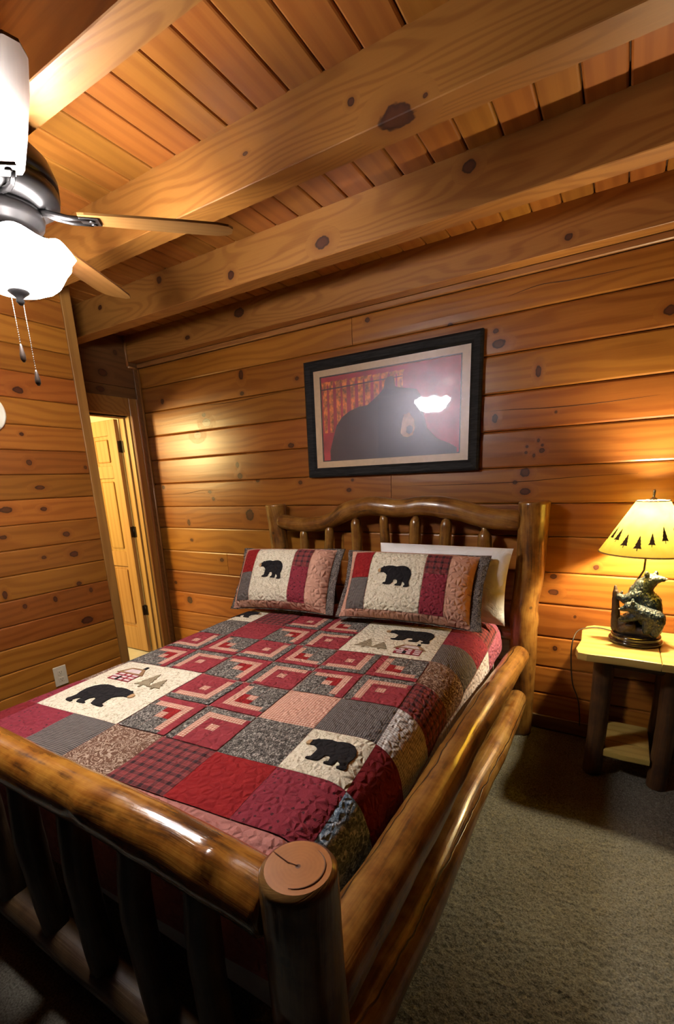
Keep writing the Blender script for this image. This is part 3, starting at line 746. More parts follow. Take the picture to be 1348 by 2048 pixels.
FAB = {
 'red': fabric('fabric_solid_red', 'solid', (0.23, 0.012, 0.014), (0.29, 0.018, 0.018)),
 'darkred': fabric('fabric_dark_red', 'solid', (0.15, 0.013, 0.017), (0.20, 0.018, 0.022)),
 'maroon': fabric('fabric_maroon_print', 'print', (0.235, 0.030, 0.045), (0.07, 0.018, 0.022), 1.0, (0.19, 0.025, 0.036)),
 'rose': fabric('fabric_rose_print', 'solid', (0.22, 0.028, 0.036), (0.30, 0.042, 0.05)),
 'grey': fabric('fabric_grey_knit', 'speckle', (0.04, 0.035, 0.032), (0.17, 0.15, 0.13), 1.0, (0.42, 0.38, 0.33)),
 'dots': fabric('fabric_charcoal_dots', 'dots', (0.20, 0.17, 0.15), (0.035, 0.030, 0.034)),
 'pinkgingham': fabric('fabric_pink_gingham', 'gingham', (0.52, 0.27, 0.19), (0.66, 0.44, 0.33), 1.0, (0.38, 0.13, 0.09)),
 'whitegingham': fabric('fabric_white_gingham', 'gingham', (0.58, 0.54, 0.50), (0.72, 0.69, 0.65), 1.0, (0.34, 0.30, 0.28)),
 'floral': fabric('fabric_brown_floral', 'floral', (0.13, 0.065, 0.04), (0.20, 0.105, 0.065), 0.55, (0.44, 0.33, 0.25)),
 'plaid': fabric('fabric_maroon_plaid', 'plaid', (0.24, 0.05, 0.05), (0.045, 0.022, 0.025), 1.0, (0.035, 0.03, 0.03)),
 'blue': fabric('fabric_blue_knit', 'speckle', (0.09, 0.13, 0.18), (0.27, 0.36, 0.45), 0.6, (0.62, 0.70, 0.76)),
 'cream': fabric('fabric_cream_print', 'speckle', (0.72, 0.65, 0.50), (0.66, 0.58, 0.43), 0.8, (0.40, 0.34, 0.22)),
 'pink': fabric('fabric_dusty_pink', 'solid', (0.37, 0.145, 0.125), (0.44, 0.185, 0.155)),
 'peach': fabric('fabric_peach_pink', 'solid', (0.55, 0.29, 0.205), (0.63, 0.35, 0.25)),
 'orchid': fabric('fabric_plum_pink', 'solid', (0.27, 0.07, 0.11), (0.33, 0.10, 0.14)),
 'palepink': fabric('fabric_pale_pink', 'solid', (0.58, 0.47, 0.45), (0.66, 0.54, 0.52)),
 'paisley': fabric('fabric_charcoal_paisley', 'floral', (0.035, 0.028, 0.028), (0.12, 0.095, 0.085), 1.6, (0.33, 0.28, 0.24)),
 'black': fabric('fabric_black_felt', 'solid', (0.012, 0.011, 0.012), (0.018, 0.016, 0.017)),
 'tan': fabric('fabric_tan_felt', 'solid', (0.42, 0.25, 0.12), (0.48, 0.30, 0.15)),
 'olive': fabric('fabric_olive_felt', 'solid', (0.24, 0.19, 0.12), (0.30, 0.24, 0.15)),
 'brownfelt': fabric('fabric_brown_felt', 'solid', (0.24, 0.13, 0.06), (0.30, 0.17, 0.085)),
}

class Sheet:
    """patches sewn on a surface function pt(a, b, height); ab in that surface's own units, scale = metres per unit"""
    def __init__(s, pt, sa, sb): s.pt = pt; s.sa = sa; s.sb = sb
    def grid(s, a0, b0, a1, b1, puff=0.0035, step=0.02, base=0.0):
        na = max(2, int(math.ceil(abs(a1 - a0) * s.sa / step))); nb = max(2, int(math.ceil(abs(b1 - b0) * s.sb / step)))
        v, f, uv = [], [], []
        for j in range(nb + 1):
            for i in range(na + 1):
                x, y = i / na, j / nb
                da = min(x, 1 - x) * abs(a1 - a0) * s.sa; db = min(y, 1 - y) * abs(b1 - b0) * s.sb
                d = min(da, db, 0.03) / 0.03
                h = base + puff * (1 - (1 - d) ** 2)
                a, b = a0 + (a1 - a0) * x, b0 + (b1 - b0) * y
                v.append(s.pt(a, b, h)); uv.append((a * s.sa, b * s.sb))
        w = na + 1
        for j in range(nb):
            for i in range(na): f.append((j * w + i, j * w + i + 1, (j + 1) * w + i + 1, (j + 1) * w + i))
        return v, f, uv
    def patch(s, name, fab, rect, parent, **kw):
        v, f, uv = s.grid(*rect, **kw)
        return mesh_obj(name, v, f, FAB[fab], parent, smooth=True, uvs=uv)
    def multi(s, name, rects, parent, **kw):
        """several small strips as one block, one material each"""
        V, F, U, I, mats = [], [], [], [], []
        for fab, rect in rects:
            if FAB[fab] not in mats: mats.append(FAB[fab])
            v, f, uv = s.grid(*rect, **kw); b = len(V)
            V += v; U += uv; F += [tuple(b + i for i in q) for q in f]; I += [mats.index(FAB[fab])] * len(f)
        return mesh_obj(name, V, F, mats, parent, smooth=True, uvs=U, mi=I)
    def cutout(s, name, fab, outline, parent, h=0.0075, edge=0.0035, cuts=2):
        """a flat shape sewn on: outline in sheet units"""
        bm = bmesh.new()
        vs = [bm.verts.new((x, y, 0)) for x, y in outline]
        fc = bm.faces.new(vs)
        bm.normal_update()
        if fc.normal.z < 0: bmesh.ops.reverse_faces(bm, faces=[fc])
        bmesh.ops.triangulate(bm, faces=bm.faces[:])
        if cuts: bmesh.ops.subdivide_edges(bm, edges=bm.edges[:], cuts=cuts, use_grid_fill=True)
        bed_ = [e for e in bm.edges if len(e.link_faces) == 1]
        ret = bmesh.ops.extrude_edge_only(bm, edges=bed_)
        low = {q for q in ret['geom'] if isinstance(q, bmesh.types.BMVert)}
        bmesh.ops.recalc_face_normals(bm, faces=bm.faces[:])
        bm.verts.index_update()
        v, uv = [], []
        for q in bm.verts:
            v.append(s.pt(q.co.x, q.co.y, h - (edge if q in low else 0.0))); uv.append((q.co.x * s.sa, q.co.y * s.sb))
        f = [tuple(q.index for q in p.verts) for p in bm.faces]
        bm.free()
        return mesh_obj(name, v, f, FAB[fab], parent, smooth=False, uvs=uv)

# outlines in a 1 x 1 square: a walking bear that looks left, its muzzle, a cabin, a fir
BEAR = [(0.02, 0.60), (0.05, 0.665), (0.12, 0.70), (0.165, 0.745), (0.20, 0.73), (0.235, 0.745), (0.32, 0.76), (0.42, 0.765), (0.52, 0.745), (0.62, 0.77), (0.74, 0.775), (0.85, 0.735), (0.92, 0.66), (0.955, 0.56), (0.945, 0.45), (0.915, 0.36), (0.925, 0.29), (0.945, 0.235), (0.925, 0.195), (0.875, 0.18), (0.80, 0.175), (0.79, 0.205), (0.825, 0.235), (0.805, 0.285), (0.735, 0.33), (0.73, 0.25), (0.705, 0.205), (0.63, 0.20), (0.555, 0.205), (0.55, 0.235), (0.61, 0.265), (0.605, 0.34), (0.56, 0.385), (0.49, 0.37), (0.47, 0.30), (0.44, 0.24), (0.36, 0.22), (0.26, 0.215), (0.205, 0.225), (0.21, 0.26), (0.275, 0.285), (0.285, 0.38), (0.29, 0.47), (0.235, 0.525), (0.17, 0.56), (0.085, 0.56)]
MUZZLE = [(0.0, 0.60), (0.012, 0.645), (0.05, 0.668), (0.085, 0.66), (0.088, 0.56), (0.05, 0.55), (0.012, 0.565)]
FIR = [(0.5, 1.0), (0.62, 0.80), (0.57, 0.80), (0.74, 0.60), (0.66, 0.60), (0.84, 0.38), (0.74, 0.38), (0.96, 0.14), (0.56, 0.16), (0.56, 0.0), (0.46, 0.0), (0.46, 0.16), (0.04, 0.14), (0.28, 0.38), (0.17, 0.38), (0.35, 0.60), (0.27, 0.60), (0.43, 0.80), (0.38, 0.80)]
def place(outl, a, b, w, h, flip=False):
    return [(a + (1 - x if flip else x) * w, b + y * h) for x, y in outl]
def add_bear(sheet, a, b, w, h, parent, flip=False):
    sheet.cutout('bear_applique', 'black', place(BEAR, a, b, w, h, flip), parent)
    sheet.cutout('muzzle_applique', 'tan', place(MUZZLE, a, b, w, h, flip), parent, h=0.0082, cuts=0)
def add_cabin(sheet, a, b, w, h, parent):
    def rc(x0, y0, x1, y1): return [(a + x0 * w, b + y0 * h), (a + x1 * w, b + y0 * h), (a + x1 * w, b + y1 * h), (a + x0 * w, b + y1 * h)]
    g = parent
    sheet.cutout('cabin_wall_applique', 'rose', rc(0.05, 0.0, 0.95, 0.55), g, h=0.0070, cuts=1)
    for k in range(3):
        for x0, x1 in ((0.16 - 0.1 * (k % 2), 0.36), (0.48 - 0.06 * (k % 2), 0.62), (0.72, 0.93)):
            sheet.cutout('cabin_log_applique', 'palepink', rc(x0, 0.03 + 0.18 * k, x1, 0.13 + 0.18 * k), g, h=0.0078, cuts=0)
    sheet.cutout('cabin_door_applique', 'black', rc(0.36, 0.0, 0.47, 0.26), g, h=0.0082, cuts=0)
    sheet.cutout('cabin_roof_applique', 'brownfelt', [(a + x * w, b + y * h) for x, y in ((-0.06, 0.52), (1.06, 0.52), (0.78, 0.96), (0.22, 0.96))], g, h=0.0080, cuts=1)
    sheet.cutout('cabin_roof_applique', 'palepink', [(a + x * w, b + y * h) for x, y in ((0.16, 0.60), (0.84, 0.60), (0.72, 0.86), (0.30, 0.86))], g, h=0.0085, cuts=1)
    sheet.cutout('cabin_chimney_applique', 'black', rc(0.66, 0.94, 0.76, 1.16), g, h=0.0080, cuts=0)
def add_firs(sheet, a, b, w, h, parent):
    sheet.cutout('fir_applique', 'olive', place(FIR, a, b, w * 0.58, h), parent, h=0.0072, cuts=1)
    sheet.cutout('fir_applique', 'olive', place(FIR, a + w * 0.48, b, w * 0.52, h * 0.72), parent, h=0.0080, cuts=1)

def build_quilt():
    S = Sheet(quilt_pt, CELL, CELL)
    C0, C1, R0, R1 = -2.1, 7.55, -1.6, 8.25
    v, f, uv = S.grid(C0, R0, C1, R1, puff=0.0, step=0.03, base=-0.004)
    q = mesh_obj('patchwork_quilt', v, f, FAB['pink'], smooth=True, uvs=uv)
    tag(q, 'patchwork quilt of red, grey and cream squares with black bears, spread over the log bed', 'quilt')
    # outer border, then the ring of squares
    S.patch('border', 'pink', (-1.0, R0, 7.0, -0.02), q)
    S.patch('border', 'orchid', (-1.0, 8.02, 7.0, R1), q)
    S.patch('border', 'orchid', (7.02, 7.0, C1, R1), q)
    S.patch('border', 'palepink', (7.02, -0.02, C1, 6.98), q)
    S.patch('border', 'pink', (C0, R0, -1.02, R1), q)
    S.patch('border', 'pink', (7.02, R0, C1, -0.04), q)
    ring = {}
    for c, k in enumerate(['maroon', 'dots', 'floral', 'plaid', 'red', 'maroon']): ring[(c, 0)] = k
    ring[(6, 0)] = 'blue'; ring[(-1, 0)] = 'darkred'
    for r, k in enumerate(['darkred', 'whitegingham', 'plaid', 'floral', 'dots', 'maroon'], 1): ring[(6, r)] = k
    ring[(6, 7)] = 'plaid'
    for r, k in enumerate(['maroon', 'floral', 'grey', 'rose', 'dots', 'plaid', 'maroon'], 1): ring[(-1, r)] = k
    for c, k in enumerate(['rose', 'grey', 'rose', 'dots', 'maroon', 'plaid']): ring[(c, 7)] = k
    ring.update({(4, 1): 'grey', (5, 1): 'cream', (4, 2): 'pinkgingham', (5, 2): 'dots', (0, 6): 'cream', (1, 6): 'plaid', (0, 5): 'grey', (1, 5): 'rose'})
    g = 0.003
    for (c, r), k in sorted(ring.items()):
        p = S.patch('patch', k, (c + g, r + g, c + 1 - g, r + 1 - g), q)
        if k == 'cream': add_bear(S, c + 0.10, r + 0.06, 0.80, 0.92, p, flip=(c == 0))
    # log-cabin blocks in groups of four, their pale bars turned to the middle of the group
    def block(c, r, kind, sx, sy):
        # sx, sy = +1 / -1: the side (right/left, up/down) that carries the bars
        def rc(x0, y0, x1, y1):
            if sx < 0: x0, x1 = 1 - x1, 1 - x0
            if sy < 0: y0, y1 = 1 - y1, 1 - y0
            return (c + x0, r + y0, c + x1, r + y1)
        bars = [('rose', 'pinkgingham', 'grey'), ('red', 'pinkgingham', 'rose')][kind]
        far = ['rose', 'grey'][kind]
        e = 0.006
        L = [('pinkgingham', rc(0.40, 0.40, 0.56, 0.56))]
        L += [(bars[0], rc(0.56 + e, 0.40, 0.70, 0.70)), (bars[0], rc(0.40, 0.56 + e, 0.56, 0.70))]
        L += [(far, rc(0.02, 0.02, 0.40 - e, 0.70)), (far, rc(0.40, 0.02, 0.70, 0.40 - e))]
        L += [(bars[1], rc(0.70 + e, 0.10, 0.84, 0.84)), (bars[1], rc(0.10, 0.70 + e, 0.70, 0.84))]
        L += [(bars[2], rc(0.84 + e, 0.02, 0.985, 0.985)), (bars[2], rc(0.02, 0.84 + e, 0.84, 0.985))]
        L += [(far, rc(0.70 + e, 0.02, 0.84, 0.10)), (far, rc(0.02, 0.70 + e, 0.10, 0.84))]
        S.multi('log_cabin_block', L, q, puff=0.0028, step=0.025)
    for c in (2, 0, 4):
        for r in (1, 3, 5):
            if (c == 2) or r == 3:
                block(c, r + 1, 0, 1, -1); block(c + 1, r + 1, 1, -1, -1)
                block(c, r, 1, 1, 1); block(c + 1, r, 0, -1, 1)
    p = S.patch('patch', 'cream', (0 + g, 1 + g, 2 - g, 3 - g), q)
    add_bear(S, 0.33, 1.02, 1.22, 1.20, p, flip=True)
    add_cabin(S, 0.32, 2.17, 0.62, 0.55, p); add_firs(S, 1.08, 2.08, 0.70, 0.56, p)
    p = S.patch('patch', 'cream', (4 + g, 5 + g, 6 - g, 7 - g), q)
    add_bear(S, 4.62, 5.60, 1.20, 1.22, p)
    add_firs(S, 4.22, 5.22, 0.80, 0.56, p); add_cabin(S, 5.14, 5.14, 0.62, 0.50, p)
    return q
build_quilt()

# ------------------------------------------------------------------ pillows
def pillow_pt(c, w, h, T, tilt, yaw=0.0, sag=0.0, roll=0.0, back=0.55):
    """surface of a stuffed case: s, t in -1..1 on its front"""
    ty = Vector((math.sin(yaw) * -math.sin(tilt) * 0, math.sin(tilt), math.cos(tilt)))
    sx = Vector((math.cos(yaw), math.sin(yaw), 0.0))
    ty = (ty - sx * ty.dot(sx)).normalized()
    nn = sx.cross(ty).normalized()
    cr, sr = math.cos(roll), math.sin(roll)
    sx, ty = sx * cr + ty * sr, ty * cr - sx * sr
    c = Vector(c)
    def pt(s, t, hh=0.0, side=1):
        s1, t1 = max(-1, min(1, s)), max(-1, min(1, t))
        k = max(0.0, (1 - s1 ** 4)) * max(0.0, (1 - t1 ** 4))
        th = T * k ** 0.55 * (1.0 if side > 0 else back)
        pin = 1 - 0.05 * (1 - abs(t1) ** 2) * s1 * s1
        pinv = 1 - 0.07 * (1 - abs(s1) ** 2) * t1 * t1
        x = s * w / 2 * pin; y = t * h / 2 * pinv
        wv = 0.006 * noise.noise(Vector((s * 2.2 + c.x * 5, t * 2.0, 0.4))) + 0.003 * noise.noise(Vector((s * 7 + c.x, t * 6, 4.4)))
        out = abs(s) > 1 or abs(t) > 1
        fl = 0.010 * noise.noise(Vector((s * 4 + c.x, t * 4, 9.0))) if out else 0.0
        droop = -sag * s1 * s1 * max(0, t1)
        return c + sx * x + ty * (y + droop) + nn * (side * (th * (1.0 + wv * 6) + hh) + fl)
    return pt

def sham(name, label, c, w, h, T, tilt, yaw, roll=0.0):
    pt = pillow_pt(c, w, h, T, tilt, yaw, 0.01, roll)
    S = Sheet(pt, w / 2, h / 2)
    B = Sheet(lambda a, b, hh=0.0: pt(a, b, hh, -1), w / 2, h / 2)
    v, f, uv = S.grid(-1, -1, 1, 1, puff=0, step=0.025, base=-0.003)
    v2, f2, uv2 = B.grid(-1, -1, 1, 1, puff=0, step=0.025, base=-0.003)
    b = len(v)
    o = mesh_obj(name, v + v2, f + [tuple(b + i for i in reversed(q)) for q in f2], FAB['peach'], smooth=True, uvs=uv + uv2)
    tag(o, label, 'pillow', 'patchwork pillow shams on the bed')
    g = 0.006
    P = [('peach', (-0.995, -0.995, -0.885, 0.995)), ('peach', (-0.875, -0.995, 0.995, -0.845)), ('peach', (-0.875, 0.875, 0.995, 0.995)), ('peach', (0.645, -0.835, 0.995, 0.865)),
         ('red', (-0.875, 0.035, -0.555, 0.865)), ('dots', (-0.875, -0.835, -0.555, 0.025)),
         ('plaid', (0.295, 0.245, 0.635, 0.865)), ('maroon', (0.295, -0.835, 0.635, 0.235))]
    for k, r in P: S.patch('patch', k, r, o, puff=0.0025)
    cr = S.patch('patch', 'cream', (-0.545, -0.835, 0.285, 0.865), o, puff=0.0025)
    add_bear(S, -0.40, -0.36, 0.54, 0.96, cr)
    # flange round the seam
    fv, ff, fu = [], [], []
    loop = []
    n = 28
    for i in range(n): loop.append((-1 + 2 * i / n, -1))
    for i in range(n): loop.append((1, -1 + 2 * i / n))
    for i in range(n): loop.append((1 - 2 * i / n, 1))
    for i in range(n): loop.append((-1, 1 - 2 * i / n))
    for (a, t) in loop:
        ws = {True: 0.15, False: 0.08}
        da = 0.0 if abs(a) < 1 else (0.15 if a > 0 else 0.07)
        dt = 0.0 if abs(t) < 1 else (0.045 if t > 0 else 0.02)
        p0 = pt(a, t); p1 = pt(a + math.copysign(da, a), t + math.copysign(dt, t))
        nn = Vector((0, 0.004, 0))
        for q, uvq in ((p0 - nn, (a * w / 2, t * h / 2)), (p1 - nn, ((a + math.copysign(da, a)) * w / 2, (t + math.copysign(dt, t)) * h / 2)), (p1 + nn, (a, t)), (p0 + nn, (a, t))):
            fv.append(q); fu.append(uvq)
    m = len(loop)
    for i in range(m):
        k = (i + 1) % m
        for j in range(4):
            j2 = (j + 1) % 4
            ff.append((i * 4 + j, k * 4 + j, k * 4 + j2, i * 4 + j2))
    mesh_obj('flange', fv, ff, FAB['paisley'], o, smooth=True, uvs=fu)
    return o

sham('pillow_sham', 'patchwork pillow sham with walking black bear, leaning before the plain white pillow', (-0.945, 2.285, 0.900), 0.715, 0.405, 0.105, R(33), R(6.5), R(-1.0))
sham('pillow_sham', 'patchwork pillow sham with walking black bear, on the door side of the bed', (-1.722, 2.225, 0.898), 0.635, 0.41, 0.105, R(33), R(7), R(1.0))

def white_pillow(label, c, w, h, T, tilt, yaw, roll):
    pt = pillow_pt(c, w, h, T, tilt, yaw, 0.015, roll)
    S = Sheet(pt, w / 2, h / 2); B = Sheet(lambda a, b, hh=0.0: pt(a, b, hh, -1), w / 2, h / 2)
    v, f, uv = S.grid(-1, -1, 1, 1, puff=0, step=0.022); v2, f2, uv2 = B.grid(-1, -1, 1, 1, puff=0, step=0.022)
    b = len(v)
    m, nt, bs, L, u = cloth_base('white_cotton')
    bs.inputs['Base Color'].default_value = (0.80, 0.79, 0.78, 1)
    n = node(nt, 'ShaderNodeTexNoise', {'Vector': u, 'Scale': 14.0, 'Detail': 3.0, 'Distortion': 1.0}).outputs[0]
    bump(nt, bs, n, 0.5, 0.02)
    o = mesh_obj('white_pillow', v + v2, f + [tuple(b + i for i in reversed(q)) for q in f2], m, smooth=True, uvs=uv + uv2)
    return tag(o, label, 'pillow')
white_pillow('plain white pillow standing behind the right patchwork sham against the headboard', (-0.84, 2.485, 0.905), 0.76, 0.42, 0.075, R(14), R(0.0), R(-0.5))

# ------------------------------------------------------------------ framed bear print
def bear_picture():
    x0, x1, z0, z1 = -1.835, -0.705, 1.492, 2.199
    t = thing('framed_picture', 'black-framed bear print with tan mat hanging above the headboard', 'picture', ((x0 + x1) / 2, YB, (z0 + z1) / 2))
    W, H = (x1 - x0) / 2, (z1 - z0) / 2
    fm, nt, b, L = new_mat('ebonised_frame')
    tc = node(nt, 'ShaderNodeTexCoord').outputs['Object']
    n = node(nt, 'ShaderNodeTexNoise', {'Vector': vmath(nt, 'MULTIPLY', tc, (14, 14, 160)), 'Scale': 1.0, 'Detail': 3.0}).outputs[0]
    L.new(ramp(nt, n, [(0.35, (0.008, 0.008, 0.009)), (0.7, (0.024, 0.022, 0.022))]), b.inputs['Base Color']); b.inputs['Roughness'].default_value = 0.6; b.inputs['Specular IOR Level'].default_value = 0.12
    bump(nt, b, n, 0.5, 0.004)
    fw = 0.062
    prof = [(0.0, -0.002), (0.0, -0.030), (0.012, -0.036), (0.046, -0.030), (fw, -0.020), (fw, -0.002)]   # inset, y
    def side(p, q, ip, iq):
        v, f = [], []
        for a, bb in ((p, ip), (q, iq)):
            for ins, y in prof:
                k = ins / fw
                v.append((a[0] + (bb[0] - a[0]) * k, y, a[1] + (bb[1] - a[1]) * k))
        n = len(prof)
        for i in range(n): f.append((i, (i + 1) % n, n + (i + 1) % n, n + i))
        f += [tuple(range(n))[::-1], tuple(range(n, 2 * n))]
        mesh_obj('frame_side', v, f, fm, t)
    o = [(-W, -H), (W, -H), (W, H), (-W, H)]; i_ = [(-W + fw, -H + fw * 0.95), (W - fw, -H + fw * 0.95), (W - fw, H - fw * 0.95), (-W + fw, H - fw * 0.95)]
    for k in range(4): side(o[k], o[(k + 1) % 4], i_[k], i_[(k + 1) % 4])
    # mat: four strips
    ax, az0, az1 = 0.450, -0.2495, 0.2515
    mm = plain('tan_mat_board', (0.70, 0.47, 0.26), 0.8, noise_amt=0.06, nscale=40)
    mb = MB()
    mb.box((-W + 0.05, -0.016, az1), (W - 0.05, -0.010, H - 0.05)); mb.box((-W + 0.05, -0.016, -H + 0.05), (W - 0.05, -0.010, az0))
    mb.box((-W + 0.05, -0.016, az0), (-ax, -0.010, az1)); mb.box((ax, -0.016, az0), (W - 0.05, -0.010, az1))
    mb.obj('mat_board', mm, t)
    ed = MB()
    for lo, hi in (((-ax - .004, -0.0175, az1), (ax + .004, -0.0155, az1 + .006)), ((-ax - .004, -0.0175, az0 - .006), (ax + .004, -0.0155, az0)), ((-ax - .006, -0.0175, az0 - .006), (-ax, -0.0155, az1 + .006)), ((ax, -0.0175, az0 - .006), (ax + .006, -0.0155, az1 + .006))): ed.box(lo, hi)
    ed.obj('mat_edge', plain('mat_edge_black', (0.015, 0.013, 0.013), 0.7), t)
    art = mesh_obj('print', *box_geo((-ax, -0.009, az0), (ax, -0.005, az1)), plain('painted_red', (0.42, 0.014, 0.024), 0.7, noise_amt=0.35, nscale=9), t)
    def flat(name, outl, mt, y):
        v = [(-ax + a * 2 * ax, y, az0 + b * (az1 - az0)) for a, b in outl]
        return mesh_obj(name, v, [tuple(range(len(v)))], mt, art)
    org = plain('painted_orange', (0.66, 0.15, 0.02), 0.7, noise_amt=0.75, nscale=38)
    r2 = random.Random(4)
    trunks = [0.025, 0.075, 0.135, 0.185, 0.25, 0.31, 0.365, 0.43, 0.49, 0.55, 0.60]
    for i, a in enumerate(trunks):
        w = 0.026 + 0.010 * r2.random()
        flat('painted_trunk', [(a - w / 2, 0.34), (a + w / 2, 0.34), (a + w / 2 + 0.004, 0.6), (a + w / 2 + 0.006, 0.90), (a + w / 2 + 0.016, 0.95), (a - w / 2 - 0.012, 0.94), (a - w / 2 - 0.002, 0.88)], org, -0.0094)
    flat('painted_branch', [(0.0, 0.865), (0.62, 0.885), (0.62, 0.875), (0.0, 0.85)], plain('painted_dark_line', (0.05, 0.01, 0.012), 0.7), -0.0097)
    blk = plain('painted_black', (0.012, 0.011, 0.016), 0.7, noise_amt=0.3, nscale=12)
    flat('painted_bear', [(0.055, 0.0), (0.055, 0.12), (0.085, 0.28), (0.115, 0.42), (0.16, 0.51), (0.22, 0.57), (0.30, 0.61), (0.36, 0.615), (0.40, 0.66), (0.45, 0.72), (0.485, 0.78), (0.495, 0.86), (0.512, 0.895), (0.540, 0.90), (0.562, 0.865), (0.568, 0.78), (0.60, 0.76), (0.66, 0.74), (0.715, 0.72), (0.745, 0.64), (0.76, 0.48), (0.79, 0.28), (0.86, 0.16), (0.94, 0.10), (0.985, 0.05), (0.985, 0.0)], blk, -0.0102)
    tanp = plain('painted_tan', (0.42, 0.20, 0.07), 0.7, noise_amt=0.3, nscale=30)
    flat('painted_muzzle', [(0.605, 0.26), (0.622, 0.22), (0.655, 0.205), (0.69, 0.225), (0.705, 0.30), (0.698, 0.40), (0.665, 0.475), (0.63, 0.46), (0.615, 0.38)], tanp, -0.0107)
    flat('painted_nose', [(0.645, 0.26), (0.665, 0.24), (0.688, 0.255), (0.692, 0.31), (0.67, 0.34), (0.65, 0.32)], blk, -0.0112)
    gm, nt, b, L = new_mat('picture_glass')
    nt.nodes.remove(b)
    gl = node(nt, 'ShaderNodeBsdfGlossy', {'Roughness': 0.03, 'Color': (1, 1, 1, 1)}); trn = node(nt, 'ShaderNodeBsdfTransparent')
    fr = node(nt, 'ShaderNodeFresnel', {'IOR': 1.5})
    mx = node(nt, 'ShaderNodeMixShader', {0: fr.outputs[0], 1: trn.outputs[0], 2: gl.outputs[0]})
    hz = node(nt, 'ShaderNodeBsdfGlossy', {'Roughness': 0.36, 'Color': (0.95, 0.88, 1.0, 1)})     # rough lilac lobe imitating the lamp's glare haze over the print
    mx = node(nt, 'ShaderNodeMixShader', {0: 0.09, 1: mx.outputs[0], 2: hz.outputs[0]})
    L.new(mx.outputs[0], nt.nodes['Material Output'].inputs['Surface'])
    mesh_obj('glass_pane', [(-W + 0.055, -0.0195, -H + 0.055), (W - 0.055, -0.0195, -H + 0.055), (W - 0.055, -0.0195, H - 0.055), (-W + 0.055, -0.0195, H - 0.055)], [(0, 1, 2, 3)], gm, t)
bear_picture()

